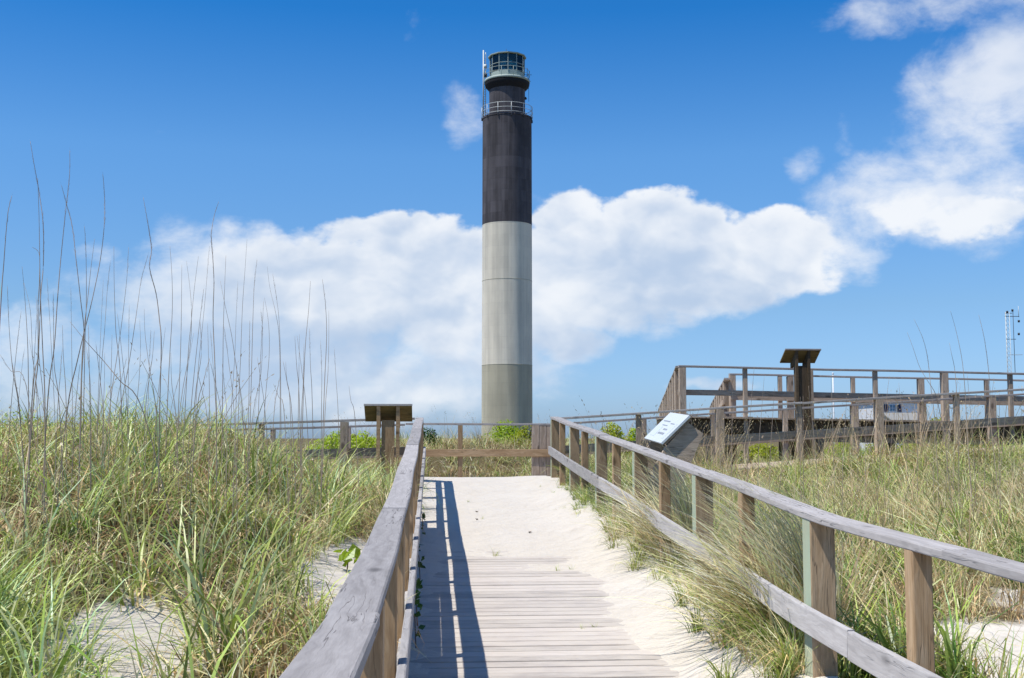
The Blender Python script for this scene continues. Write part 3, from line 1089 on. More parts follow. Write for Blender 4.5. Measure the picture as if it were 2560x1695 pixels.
# service mast up the side, ladder, floodlights and cable
mx_ = P(1208.5, 200, YT - .3)
tube('service_mast', [(mx_.x, mx_.y, zT(298)), (mx_.x, mx_.y, zT(128))], .075, M['galv'], lh, 8)
mx2 = P(1214, 200, YT - .1)
tube('service_pipe', [(mx2.x, mx2.y, zT(297)), (mx2.x, mx2.y, zT(132))], .045, M['galv'], lh, 8)
for py_ in range(135, 297, 6):
    beam('ladder_rung', (mx_.x, mx_.y, zT(py_)), (mx2.x, mx2.y, zT(py_)), .035, .035, M['galv'], lh)
for px_, py_ in ((1213.5, 166), (1214, 188)):
    p = P(px_, py_, YT - .6)
    lathe('equipment_box', [(.01, -.22), (.16, -.2), (.16, .2), (.01, .22)], M['galv' if py_ < 170 else 'darkmetal'], lh, Matrix.Translation(p), 12)
p = P(1313.8, 246, YT - .2)
lathe('floodlight', [(.01, -.13), (.14, -.1), (.16, .1), (.01, .13)], M['darkmetal'], lh, Matrix.Translation(p) @ Matrix.Rotation(1.1, 4, 'Y'), 14)
p = P(1321.5, 200, YT)
tube('down_cable', [(p.x, p.y, z_gal + .3), (p.x + .02, p.y, zT(254))], .022, M['darkmetal'], lh)
p = P(1318, 190, YT)
tube('antenna', [(p.x, p.y, z_gal + .2), (p.x, p.y, zT(170))], .028, M['darkmetal'], lh)
beam('antenna_arm', (p.x - .3, p.y, zT(187)), (p.x + .5, p.y, zT(187)), .04, .04, M['darkmetal'], lh)
beam('antenna_arm', (p.x - .3, p.y, zT(203)), (p.x + .4, p.y, zT(203)), .04, .04, M['darkmetal'], lh)
tube('lightning_rod', [(tc_.x - .1, tc_.y, ze + .4), (tc_.x - .1, tc_.y, ze + 1.1)], .02, M['darkmetal'], lh)

# ---------------------------------------------------------------- distant house, flagpole, radio mast
hp = P(2240, 1021, 120)
hs = thing('house', 'distant white house with one blue shuttered window above a grey porch roof', 'house', (hp.x, hp.y, -1.5))
hx0, hx1 = P(2196, 1021, 120).x, P(2318, 1021, 120).x
zt_, zl_ = P(2240, 1004, 120).z, -2.5
yb = hp.y


def boxm(name, x0, x1, y0, y1, z0, z1, mat, parent):
    c0 = Vector(((x0 + x1) / 2, (y0 + y1) / 2, (z0 + z1) / 2))
    a, b2, c_ = (x1 - x0) / 2, (y1 - y0) / 2, (z1 - z0) / 2
    vs = [(sx_ * a, sy_ * b2, sz_ * c_) for sz_ in (-1, 1) for sy_ in (-1, 1) for sx_ in (-1, 1)]
    return mesh(name, vs, [(0, 2, 3, 1), (4, 5, 7, 6), (0, 1, 5, 4), (2, 6, 7, 3), (0, 4, 6, 2), (1, 3, 7, 5)], mat, parent, Matrix.Translation(c0))


boxm('wall', hx0, hx1, yb, yb + 7, zl_, zt_, M['housewhite'], hs)
for i in range(10):
    z0 = zl_ + (zt_ - zl_) * (i + .5) / 10
    boxm('weatherboard', hx0, hx1, yb - .03, yb - .002, z0, z0 + .5, M['housewhite'], hs)
prism('roof', [(-.3, 0), (7.3, 0), (3.5, .35)], (hx0 - .3, yb, zt_ + .01), (0, 1, 0), (0, 0, 1), (1, 0, 0), hx1 - hx0 + .6, M['roofgrey'], hs)
wz0, wz1 = P(2240, 1029.5, 120).z, P(2240, 1011, 120).z
wx0, wx1 = P(2222, 1020, 120).x, P(2239, 1020, 120).x
wf = boxm('window', wx0 - .04, wx1 + .04, yb - .09, yb - .035, wz0, wz1, M['housewhite'], hs)
mxw = (wx0 + wx1) / 2
mzw = (wz0 + wz1) / 2
for a, b2 in ((wx0 + .02, mxw - .025), (mxw + .025, wx1 - .02)):
    for c0, c1 in ((wz0 + .05, mzw - .025), (mzw + .025, wz1 - .05)):
        boxm('pane', a, b2, yb - .105, yb - .092, c0, c1, M['pane'], wf)
for a, b2 in ((2209, 2219), (2243, 2253)):
    boxm('shutter', P(a, 1020, 120).x, P(b2, 1020, 120).x, yb - .12, yb - .035, wz0, wz1, M['shutter'], hs)
pz1, pz0 = P(2240, 1031.5, 120).z, P(2240, 1050, 118).z
prism('porch_roof', [(-2.5, pz0 - pz1), (0, 0), (0, -.12), (-2.5, pz0 - pz1 - .12)], (P(2204, 1031, 120).x, yb - .04, pz1), (0, 1, 0), (0, 0, 1), (1, 0, 0), P(2292, 1031, 120).x - P(2204, 1031, 120).x, M['roofgrey'], hs)
for a in (2208, 2288):
    p = P(a, 1050, 118)
    post('porch_post', p.x, yb - 2.3, -2.5, pz0 - .1, .14, M['housewhite'], hs)

fp = P(2082, 930, 110)
fpt = thing('flagpole', 'thin white flagpole standing beyond the raised deck', 'flagpole', (fp.x, fp.y, -2))
tube('pole', [(fp.x, fp.y, -2.5), (fp.x, fp.y, P(2082, 935, 110).z)], .07, M['housewhite'], fpt, 8)
lathe('finial', [(.01, -.1), (.1, -.05), (.1, .05), (.01, .1)], M['housewhite'], fpt, Matrix.Translation((fp.x, fp.y, P(2082, 934, 110).z)), 10)

YM = 150.0
ma = thing('radio_mast', 'pale lattice radio mast with whip antennas beyond the deck', 'mast', (*P(2524, 1095, YM).xy, -2))
mc = P(2521, 900, YM)
zt_ = P(2521, 780, YM).z
hw = 9.5 / F * YM / 2 * 1.1
legs = [(-hw, -hw * .6), (hw, -hw * .6), (0, hw * .9)]
for a, b2 in legs:
    tube('mast_leg', [(mc.x + a, mc.y + b2, -2), (mc.x + a, mc.y + b2, zt_)], .035, M['galv'], ma, 6)
zz = 1.0
paths = []
while zz < zt_ - .5:
    for i in range(3):
        (a, b2), (c0, d0) = legs[i], legs[(i + 1) % 3]
        tube('lattice_brace', [(mc.x + a, mc.y + b2, zz), (mc.x + c0, mc.y + d0, zz + .6)], .018, M['galv'], ma, 4)
    zz += .6
qx = P(2533, 800, YM)
tube('antenna', [(qx.x, qx.y, P(2533, 935, YM).z), (qx.x, qx.y, P(2533, 776, YM).z)], .04, M['darkmetal'], ma, 6)
q3 = P(2547, 800, YM)
tube('antenna', [(q3.x, q3.y, P(2546, 793, YM).z), (q3.x, q3.y, P(2547, 765, YM).z)], .035, M['galv'], ma, 6)
for py_, x0_, x1_ in ((791, 2512, 2548), (848, 2516, 2540), (887, 2522, 2556), (783, 2512, 2530)):
    a, b2 = P(x0_, py_, YM), P(x1_, py_, YM)
    beam('antenna_arm', a, b2, .07, .07, M['darkmetal' if py_ != 887 else 'galv'], ma)
for py_, px_ in ((780, 2518), (776, 2531), (803, 2547), (835, 2547)):
    p = P(px_, py_, YM)
    lathe('antenna_unit', [(.01, -.16), (.14, -.14), (.14, .14), (.01, .16)], M['darkmetal'], ma, Matrix.Translation(p), 8)

# ---------------------------------------------------------------- grass tufts
def tuft(name, n, hmin, hmax, spread, lean, bend, pal, width=.007, windv=(0, 0), seg=4, stem=0, stemh=(1, 1.3), wexp=1.1, wbase=.15):
    vs, fs, cs = [], [], []
    for i in range(n + stem):
        isst = i >= n
        L = R.uniform(*stemh) if isst else R.uniform(hmin, hmax)
        az_ = R.uniform(0, 2 * math.pi)
        rr0 = spread * math.sqrt(R.random())
        p = np.array([rr0 * math.cos(az_ + R.normal(0, .8)), rr0 * math.sin(az_ + R.normal(0, .8)), -.03])
        dirv = np.array([math.cos(az_), math.sin(az_), 0])
        ln = abs(R.normal(0, lean)) * (.45 if isst else 1)
        cv = (bend * R.uniform(.3, 1.6)) * (.25 if isst else 1)
        wd = width * R.uniform(.6, 1.25) * (.7 if isst else 1)
        side = np.array([-dirv[1], dirv[0], 0]) * 1.0
        tw = R.uniform(-.9, .9)
        side = side * math.cos(tw) + dirv * math.sin(tw)
        c = pal[R.choice(len(pal), p=None)]
        c = np.array(c) * R.uniform(.5, 1.32)
        if isst:
            c = np.array((.70, .55, .33)) * R.uniform(.7, 1.15)
        s_ = seg if not isst else seg + 1
        a = ln
        base = len(vs)
        for k_ in range(s_ + 1):
            t = k_ / s_
            w_ = wd * ((1 - t ** 1.6) if not isst else (1 - .6 * t))
            tip = c * (1 + .25 * t) if not isst else c
            if k_ < s_ or isst:
                vs.append(p - side * w_ * .5)
                vs.append(p + side * w_ * .5)
                cs += [tip, tip]
            else:
                vs.append(p.copy())
                cs.append(tip)
            step = L / s_
            a2 = a + cv * t
            hd = dirv * math.sin(a2) + np.array([windv[0], windv[1], 0]) * (t ** wexp + wbase)
            vz = math.cos(a2)
            v_ = np.array([hd[0], hd[1], vz])
            v_ /= np.linalg.norm(v_)
            p = p + v_ * step
            a = a + cv / s_
        for k_ in range(s_):
            b0_ = base + 2 * k_
            if k_ < s_ - 1 or isst:
                fs.append((b0_, b0_ + 1, b0_ + 3, b0_ + 2))
            else:
                fs.append((b0_, b0_ + 1, b0_ + 2))
        if isst:                                      # ragged seed head
            for k_ in range(5):
                q = p - v_ * L * .25 * R.random()
                dq = np.array([R.normal(), R.normal(), -.2 + R.random()]) * .005
                b0_ = len(vs)
                vs += [q, q + v_ * .035 + dq, q + v_ * .012 + dq * 1.6]
                cs += [c * .85] * 3
                fs.append((b0_, b0_ + 1, b0_ + 2))
    me = bpy.data.meshes.new(name)
    me.from_pydata([tuple(v_) for v_ in vs], [], fs)
    a = me.color_attributes.new('Col', 'FLOAT_COLOR', 'POINT')
    arr = np.ones((len(vs), 4), np.float32)
    arr[:, :3] = np.clip(np.array(cs), 0, 1)
    a.data.foreach_set('color', arr.ravel())
    me.materials.append(M['grass'])
    me.update()
    return bpy.data.objects.new(name, me)


GREEN = [(.38, .48, .09), (.46, .54, .14), (.28, .40, .07), (.54, .58, .22)]
PALE = [(.68, .68, .34), (.60, .63, .27), (.74, .70, .40), (.50, .57, .25)]
STRAW = [(.88, .70, .38), (.78, .59, .31), (.92, .78, .47), (.64, .46, .22)]
BROWN = [(.46, .28, .13), (.54, .36, .19), (.36, .22, .10)]
TEAL = [(.32, .46, .20), (.40, .54, .28)]
TUFTS = [
    tuft('tuft_green', 30, .35, .85, .13, .40, 1.1, GREEN * 3 + PALE + STRAW[:1], .017),             # 0
    tuft('tuft_pale', 32, .30, .75, .16, .48, 1.3, PALE * 2 + GREEN + STRAW, .014),                  # 1
    tuft('tuft_straw', 36, .25, .70, .18, .65, 1.4, STRAW * 2 + PALE + BROWN, .011),                 # 2
    tuft('tuft_dead', 34, .15, .45, .20, .85, 1.3, STRAW + BROWN * 2, .011),                         # 3
    tuft('tuft_tall', 22, .6, 1.1, .10, .28, 1.2, GREEN * 2 + TEAL * 2 + PALE, .017),                # 4
    tuft('tuft_stems', 12, .3, .6, .12, .35, .9, PALE + STRAW, .011, stem=8, stemh=(.6, 1.05)),      # 5
    tuft('tuft_wind', 38, .45, .95, .14, .38, 1.0, GREEN * 2 + PALE * 2 + STRAW, .019, (-.75, -.15)),  # 6
    tuft('tuft_windstraw', 44, .45, .95, .13, .35, 1.0, STRAW * 3 + PALE, .011, (-.85, -.15)),       # 7
    tuft('tuft_winddark', 32, .5, 1.0, .12, .32, .9, GREEN * 3 + [(.16, .28, .06)] * 3, .020, (-.55, -.1)),  # 8
    tuft('tuft_small', 16, .08, .25, .04, .5, .8, GREEN + PALE, .007),                               # 9
    tuft('tuft_pale2', 30, .35, .8, .15, .50, 1.4, PALE + GREEN * 2 + STRAW * 2, .014),              # 10
    tuft('tuft_herb', 44, .25, .6, .2, .65, .9, STRAW + PALE * 2 + GREEN, .018),                     # 11
    tuft('tuft_droop', 50, .85, 1.45, .16, .30, .4, [(.95, .80, .50), (.90, .73, .42), (.96, .86, .60), (.80, .62, .34)] + PALE[:1], .015, (-2.6, -.4), seg=8, wexp=2.6, wbase=.08),  # 12
    tuft('tuft_fawn', 38, .25, .65, .20, .70, 1.3, STRAW * 2 + BROWN * 2 + PALE[:1], .012),          # 13
]
NWIND = (6, 7, 8, 12)


def grass_object(name, label, pts, kinds, scl, lean=None):
    n = len(pts)
    me = bpy.data.meshes.new(name)
    me.vertices.add(n)
    me.vertices.foreach_set('co', np.asarray(pts, np.float32).ravel())
    a = me.attributes.new('kind', 'INT', 'POINT')
    a.data.foreach_set('value', np.asarray(kinds, np.int32))
    a = me.attributes.new('scl', 'FLOAT', 'POINT')
    a.data.foreach_set('value', np.asarray(scl, np.float32))
    rot = np.zeros((n, 3), np.float32)
    rot[:, 2] = R.uniform(0, 2 * math.pi, n)
    wind = np.isin(kinds, NWIND)
    rot[wind, 2] = R.normal(0, .35, wind.sum())
    rot[:, 0] = R.normal(0, .10, n)
    rot[:, 1] = R.normal(0, .10, n)
    a = me.attributes.new('rot', 'FLOAT_VECTOR', 'POINT')
    a.data.foreach_set('vector', rot.ravel())
    ob = link(bpy.data.objects.new(name, me))
    ob['kind'] = 'stuff'
    ob['label'] = label
    ob['category'] = 'grass'
    ng = bpy.data.node_groups.new(name, 'GeometryNodeTree')
    ng.interface.new_socket('Geometry', in_out='INPUT', socket_type='NodeSocketGeometry')
    ng.interface.new_socket('Geometry', in_out='OUTPUT', socket_type='NodeSocketGeometry')
    N, Lk = ng.nodes, ng.links
    gi, go = N.new('NodeGroupInput'), N.new('NodeGroupOutput')
    iop = N.new('GeometryNodeInstanceOnPoints')
    Lk.new(gi.outputs[0], iop.inputs['Points'])
    g2i = N.new('GeometryNodeJoinGeometry')
    for t in reversed(TUFTS):
        oi = N.new('GeometryNodeObjectInfo')
        oi.inputs['Object'].default_value = t
        oi.inputs['As Instance'].default_value = True
        Lk.new(oi.outputs['Geometry'], g2i.inputs[0])
    Lk.new(g2i.outputs[0], iop.inputs['Instance'])
    iop.inputs['Pick Instance'].default_value = True

    def at(nm, ty):
        x_ = N.new('GeometryNodeInputNamedAttribute')
        x_.data_type = ty
        x_.inputs[0].default_value = nm
        return x_.outputs[0]
    Lk.new(at('kind', 'INT'), iop.inputs['Instance Index'])
    e2r = N.new('FunctionNodeEulerToRotation')
    Lk.new(at('rot', 'FLOAT_VECTOR'), e2r.inputs[0])
    Lk.new(e2r.outputs[0], iop.inputs['Rotation'])
    Lk.new(at('scl', 'FLOAT'), iop.inputs['Scale'])
    Lk.new(iop.outputs[0], go.inputs[0])
    md = ob.modifiers.new('scatter', 'NODES')
    md.node_group = ng
    return ob


def scatter(x0, x1, y0, y1, per, keep):
    n = int((x1 - x0) * (y1 - y0) * per)
    x_, y_ = R.uniform(x0, x1, n), R.uniform(y0, y1, n)
    k_ = keep(x_, y_) > R.random(n)
    return x_[k_], y_[k_]


def infrustum(x_, y_, pad=1.2):
    yc = x_ * math.sin(YAW) + y_ * math.cos(YAW)
    xc = x_ * math.cos(YAW) - y_ * math.sin(YAW)
    return (yc > 2.6) & (np.abs(xc) < .445 * yc + pad)


def pick(x_, y_, opts):
    """kinds chosen by weights that drift over the ground"""
    ws = []
    for k_, w, s_, sd_ in opts:
        ws.append(w * np.exp(5.5 * fbm(x_, y_, s_, sd_)))
    ws = np.array(ws)
    ws /= ws.sum(0)
    cu = ws.cumsum(0)
    r_ = R.random(len(x_))
    return np.array([o_[0] for o_ in opts])[np.minimum((cu < r_).sum(0), len(opts) - 1)]


# left dune
x_, y_ = scatter(-9, -.33, 3.6, 19.7, 25, lambda a, b2: np.where(infrustum(a, b2), (1 - bare(a, b2)) ** 1.5 * (1 - .6 * sst(6.5, 4.5, b2)), 0))
kd = pick(x_, y_, [(0, 1.5, .9, 1), (1, 1.2, .8, 2), (2, 1.4, .7, 3), (3, 1.1, 1.2, 4), (4, .8, 1.0, 5), (10, 1.2, .8, 6), (11, .5, .7, 7), (5, .35, .9, 8), (13, 1.5, .8, 9)])
sc_ = R.uniform(.65, 1.18, len(x_)) * (.75 + .25 * sst(-.4, -1.2, x_)) * (1 - .25 * bare(x_, y_)) * (1 + .9 * fbm(x_, y_, 1.7, 55, 3)) * (1 - .24 * sst(9, 12.5, y_) * sst(-.8, -2, x_))
# the stiff grass clump by the railing near the sign
x2, y2 = scatter(-1.3, -.34, 14.0, 17.5, 14, lambda a, b2: np.ones_like(a))
x_, y_ = np.concatenate([x_, x2]), np.concatenate([y_, y2])
kd = np.concatenate([kd, np.where(R.random(len(x2)) < .7, 4, 0)])
sc_ = np.concatenate([sc_, R.uniform(.7, .95, len(x2))])
for cx, cy, n_, k_ in ((-2.3, 6.0, 6, 4), (-2.4, 6.4, 8, 4), (-1.74, 5.5, 4, 4), (-2.3, 5.55, 5, 0), (-2.6, 6.1, 8, 4), (-2.75, 5.5, 6, 4), (-2.05, 5.15, 5, 0), (-2.5, 5.1, 6, 4), (-.9, 6.0, 4, 10)):
    x2, y2 = cx + R.normal(0, .07, n_), cy + R.normal(0, .10, n_)
    x_, y_ = np.concatenate([x_, x2]), np.concatenate([y_, y2])
    kd = np.concatenate([kd, np.full(n_, k_)])
    sc_ = np.concatenate([sc_, R.uniform(.6, .95, n_)])
pts = np.stack([x_, y_, H(x_, y_)], 1)
grass_object('dune_grass', 'thick mixed green and straw grass covering the dune beside the sign back', pts, kd, sc_)

# right dune
x_, y_ = scatter(2.35, 13, 3.6, 19.8, 20, lambda a, b2: np.where(infrustum(a, b2), (1 - bare(a, b2)) ** 1.5, 0))
kd = pick(x_, y_, [(6, 1.2, .9, 11), (7, 1.0, .8, 12), (8, .5, .9, 13), (1, 1.2, .8, 14), (2, 1.3, .7, 15), (5, .8, .7, 16), (10, .9, .9, 17), (11, .6, .6, 18), (0, .5, 1.0, 19), (13, 1.1, .8, 20)])
nr = x_ < 3.1
kd = np.where(nr & (R.random(len(x_)) < .6), R.choice([6, 7, 8, 8, 4], len(x_)), kd)
sc_ = R.uniform(.6, 1.0, len(x_)) * (1 - .12 * sst(12, 17, y_)) * (1 + .8 * fbm(x_, y_, 1.7, 56, 3))
sc_ = np.where((x_ < 2.9) & (y_ < 6.0), sc_ * .7, sc_)
# grass pushing through between the posts and onto the sand
x2, y2 = scatter(1.62, 2.42, 6.4, 19.6, 36, lambda a, b2: sst(1.70, 2.25, a + .55 * fbm(a, b2, 1.2, 77) + .10 * sst(11, 8, b2)) * (1 - .6 * sst(13, 18, b2)))
x_, y_ = np.concatenate([x_, x2]), np.concatenate([y_, y2])
kd = np.concatenate([kd, R.choice([6, 0, 8, 8, 7, 0, 1, 4], len(x2))])
sc_ = np.concatenate([sc_, R.uniform(.35, .8, len(x2)) * (1 - .35 * sst(11, 16, y2)) * (.55 + .45 * sst(1.7, 2.1, x2))])
# the big drooping straw clumps over the lower rail
for cx, cy, n_ in ((2.34, 7.45, 17), (2.34, 7.95, 14), (2.34, 10.7, 12), (2.36, 11.7, 4)):
    x2, y2 = cx + R.normal(0, .08, n_), cy + R.normal(0, .20, n_)
    x_, y_ = np.concatenate([x_, x2]), np.concatenate([y_, y2])
    kd = np.concatenate([kd, np.full(n_, 12)])
    sc_ = np.concatenate([sc_, R.uniform(.78, 1.05, n_)])
x2, y2 = scatter(2.6, 13, 18.9, 19.95, 24, lambda a, b2: np.ones_like(a))
x_, y_ = np.concatenate([x_, x2]), np.concatenate([y_, y2])
kd = np.concatenate([kd, R.choice([13, 5, 1, 2, 5, 10], len(x2))])
sc_ = np.concatenate([sc_, R.uniform(.9, 1.35, len(x2))])
pts = np.stack([x_, y_, np.where((x_ < 2.17), sandz(x_, y_) - .02, H(x_, y_))], 1)
grass_object('dune_grass', 'wind-combed straw and green grass around the front railing and ramp', pts, kd, sc_)

# behind the end railing and under the ramps
x_, y_ = scatter(-12, 15, 22.55, 31, 13, lambda a, b2: np.where(infrustum(a, b2, .5), 1.0, 0))
kd = pick(x_, y_, [(1, 1.0, .8, 31), (2, 1.3, .7, 32), (11, 1.6, .9, 33), (10, 1.0, .8, 34), (3, .6, 1, 35), (5, .25, 1, 36)])
sc_ = R.uniform(.6, .95, len(x_))
x2, y2 = scatter(2.4, 14, 20.1, 22.3, 9, lambda a, b2: np.where(infrustum(a, b2, .5), .8, 0))
x3, y3 = scatter(-9, -.6, 20.1, 22.3, 9, lambda a, b2: np.where(infrustum(a, b2, .5), .8, 0))
x_ = np.concatenate([x_, x2, x3])
y_ = np.concatenate([y_, y2, y3])
kd = np.concatenate([kd, R.choice([1, 2, 3, 10], len(x2) + len(x3))])
sc_ = np.concatenate([sc_, R.uniform(.3, .5, len(x2) + len(x3))])
pts = np.stack([x_, y_, H(x_, y_)], 1)
grass_object('dune_grass', 'dry tangled grass on the mound behind the end railing', pts, kd, sc_)

# far scrub
x_, y_ = scatter(-60, 90, 31, 130, .55, lambda a, b2: np.where(infrustum(a, b2, 3), 1.0, 0))
kd = R.choice([0, 1, 11, 10, 0], len(x_))
pts = np.stack([x_, y_, H(x_, y_) - .1], 1)
grass_object('far_scrub_grass', 'low distant scrub far beyond the decks', pts, kd, R.uniform(1.2, 2.2, len(x_)))


# ---------------------------------------------------------------- shrubs
def leafcloud(n, blobs, size, seed):
    rg = np.random.default_rng(seed)
    b_ = np.array(blobs, float)
    vol = (b_[:, 3] * b_[:, 4] * b_[:, 5]) ** .75
    ix = rg.choice(len(b_), n, p=vol / vol.sum())
    d = rg.normal(size=(n, 3))
    d /= np.linalg.norm(d, axis=1)[:, None]
    rad_ = rg.random(n) ** .22
    c = b_[ix, :3] + d * rad_[:, None] * b_[ix, 3:6]
    nrm = d * .8 + rg.normal(size=(n, 3)) * .55 + np.array([0, 0, .35])
    nrm /= np.linalg.norm(nrm, axis=1)[:, None]
    t = np.cross(nrm, rg.normal(size=(n, 3)))
    t /= np.linalg.norm(t, axis=1)[:, None]
    s_ = np.cross(nrm, t)
    L = size * rg.uniform(.6, 1.3, n)[:, None]
    w = L * .36
    v0, v2 = c - t * L * .5, c + t * L * .5
    v1, v3 = c + s_ * w - nrm * L * .08, c - s_ * w - nrm * L * .08
    vs = np.stack([v0, v1, v2, v3], 1).reshape(-1, 3)
    i = np.arange(n) * 4
    fs = np.concatenate([np.stack([i, i + 1, i + 2], 1), np.stack([i, i + 2, i + 3], 1)])
    return vs, fs.tolist()


def shrub(name, label, px, py, yc, rx, rh, n, group, mat='bush', size=.055, seed=1, cat='shrub'):
    top = P(px, py, yc)
    zg_ = float(H(top.x, top.y))
    root = thing(name, label, cat, (top.x, top.y, zg_), group)
    rg = random.Random(seed)
    bl = []
    hgt = max(top.z - zg_, .5)
    for i in range(9):
        a_ = rg.uniform(0, 6.28)
        q = rg.random() ** .6
        rz_ = rh * rg.uniform(.35, .6)
        zz_ = hgt - rz_ - (q ** 2) * rh * .55 - rg.uniform(0, .12) * rh
        bl.append((rx * .75 * q * math.cos(a_), rx * .75 * q * math.sin(a_), zz_, rx * rg.uniform(.28, .5), rx * rg.uniform(.28, .5), rz_))
    bl.append((0, 0, hgt - rh * .62, rx * .5, rx * .5, rh * .6))
    bl.append((0, 0, hgt - rh * 1.1, rx * .85, rx * .85, rh * .5))
    vs, fs = leafcloud(int(n * 1.6), bl, size, seed)
    mesh('crown', vs, fs, M[mat], root, Matrix.Translation((top.x, top.y, zg_)))
    paths = []
    for i in range(5):
        a_ = i * 1.256 + .3
        paths.append([(0.03 * math.cos(a_), .03 * math.sin(a_), -.1), (.2 * rx * math.cos(a_), .2 * rx * math.sin(a_), hgt * .45), (.4 * rx * math.cos(a_), .4 * rx * math.sin(a_), hgt * .8)])
    vs, fs = tubes(paths, [.022, .016, .008], 5)
    mesh('stem', vs, fs, M['stem'], root, Matrix.Translation((top.x, top.y, zg_)), True)
    return root


gS = 'bright green shrubs on the dunes'
shrub('shrub', 'bright yellow green shrub just before the foot of the lighthouse', 1262, 1044, 27.0, .75, .75, 2600, gS, seed=1)
shrub('shrub', 'yellow green shrub tight by the end corner post, lower than its neighbour', 1318, 1062, 26.0, .42, .55, 1200, gS, seed=2)
shrub('shrub', 'dark green low shrub behind the end railing beside the grey handrail', 1068, 1076, 26.0, .42, .5, 1300, gS, seed=3, mat='vine')
shrub('shrub', 'round yellow green shrub behind the front panel, between the ramp rails', 1528, 1049, 25.6, .52, .75, 2200, gS, seed=4)
shrub('shrub', 'smaller green shrub joining the round one behind the ramp posts', 1592, 1060, 25.8, .40, .6, 1300, gS, seed=5)
for i, (px_, py_, yc_, lab) in enumerate((
        (1905, 1100, 31.5, 'low lime green shrub in the dark gap under the deck corner'),
        (2000, 1097, 33, 'low lime green shrub under the deck behind the tall sign legs'),
        (2110, 1094, 31.5, 'lime green shrub under the deck just west of the blue shuttered window'),
        (2200, 1092, 32, 'broad lime green shrub under the deck below the blue shuttered window'),
        (2275, 1095, 31.5, 'lime green shrub under the deck below the edge of the porch roof'),
        (2345, 1040, 42, 'green shrub showing above the deck floor beside the white house'),
        (2400, 1047, 44, 'pale green shrub showing above the deck floor past the house'),
        (2500, 1100, 32, 'lime green shrub under the far end of the deck below the radio mast'))):
    big_ = yc_ > 40
    shrub('shrub', lab, px_, py_, yc_, 1.2 if big_ else .85, .9 if big_ else .75, 2600, gS, seed=10 + i, size=.08 if big_ else .062)
for i, (px_, py_, yc_, rx_, lab) in enumerate((
        (60, 1022, 17.5, 1.1, 'green shrub cresting the dune behind the tallest grass stalks'),
        (205, 1034, 18.0, .9, 'green shrub on the dune crest, second in from the picture edge'),
        (290, 1048, 18.5, .8, 'low green shrub on the dune crest below the leaning stalk'),
        (850, 1073, 25.0, .8, 'yellow green shrub under the side walk rails, next to the sign back'),
        (905, 1083, 25.5, .6, 'low yellow green shrub directly behind the sign back'))):
    shrub('shrub', lab, px_, py_, yc_, rx_, .8 if px_ < 400 else .6, 3400, gS, seed=30 + i, size=.055)

# vines hanging over the shadow boards, leafy seedling, sprigs on the sand
for i, (y0, n_, lab) in enumerate(((9.95, 10, 'dark vine leaves hanging over the shaded boards beyond the second railing joint'),
                                   (8.15, 7, 'small dark vine sprig on the shaded boards, midway along'),
                                   (7.5, 10, 'dark vine leaves trailing onto the shaded planks nearest the camera'),
                                   (13.0, 10, 'small vine at the end of the shaded boards'))):
    z0 = float(zd(y0)) + .36
    root = thing('vine', lab, 'vine', (-.12, y0, z0), 'vines on the kick boards')
    bl = [(.02 + .03 * random.random(), random.uniform(-.15, .15), random.uniform(-.22, .08), .02, .05, .05) for _ in range(5)]
    vs, fs = leafcloud(n_, bl, .055, 60 + i)
    mesh('leaves', vs, fs, M['vine'], root, Matrix.Translation((-.12, y0, z0)))['kind'] = 'stuff'
    tube('vine_stem', [(-.13, y0, z0 + .08), (-.10, y0 + .03, z0 - .05), (-.09, y0 - .05, z0 - .22)], .004, M['stem'], root, 5)
p = P(868, 1345, 8.6)
p.z = float(H(p.x, p.y)) + .02
root = thing('seedling', 'broad-leaved bright green seedling on the bare sand by the handrail', 'plant', p)
vs, fs = leafcloud(14, [(0, 0, .10, .11, .11, .05)], .11, 71)
mesh('leaves', vs, fs, M['bush'], root, Matrix.Translation(p))['kind'] = 'stuff'
tube('plant_stem', [p + Vector((0, 0, -.05)), p + Vector((.01, 0, .1))], .005, M['stem'], root, 5)
gp = 'grass sprigs growing out of the sandy deck'
for i, (px_, py_, s_, lab) in enumerate(((1237, 1388, .75, 'tuft of short green grass alone in mid deck beside the railing shadow'),
                                         (1394, 1424, .55, 'upright twig-like sprig on open sand in mid deck'),
                                         (1430, 1420, .4, 'tiny green sprig just beyond the upright twig on the sand'),
                                         (1172, 1255, .45, 'thin pale sprig near the far stretch of railing shadow'),
                                         (1205, 1298, .45, 'faint sprig on the white sand near two dark specks'),
                                         (1382, 1243, .42, 'small dark sprig on the sand near the railing grass'),
                                         (1350, 1222, .40, 'tiny sprig near the far end of the deck'),
                                         (1457, 1568, .35, 'short pale green sprig poking between bare planks'),
                                         (1488, 1563, .35, 'pale sprig between bare planks, next to another sprig'))):
    lo, hi = 4.0, 21.0
    for _ in range(40):
        mid_ = (lo + hi) / 2
        q = P(px_, py_, mid_)
        if q.z > float(zd(q.y)) + .01:
            lo = mid_
        else:
            hi = mid_
    q.z = max(float(sandz(np.array(q.x), np.array(q.y))), float(zd(q.y)) - .005)
    tf = TUFTS[9]
    o_ = bpy.data.objects.new('grass_sprig', tf.data)
    link(o_, None, Matrix.Translation(q) @ Matrix.Rotation(i * 1.1, 4, 'Z') @ Matrix.Scale(s_, 4))
    tag(o_, lab, 'sprig', gp)

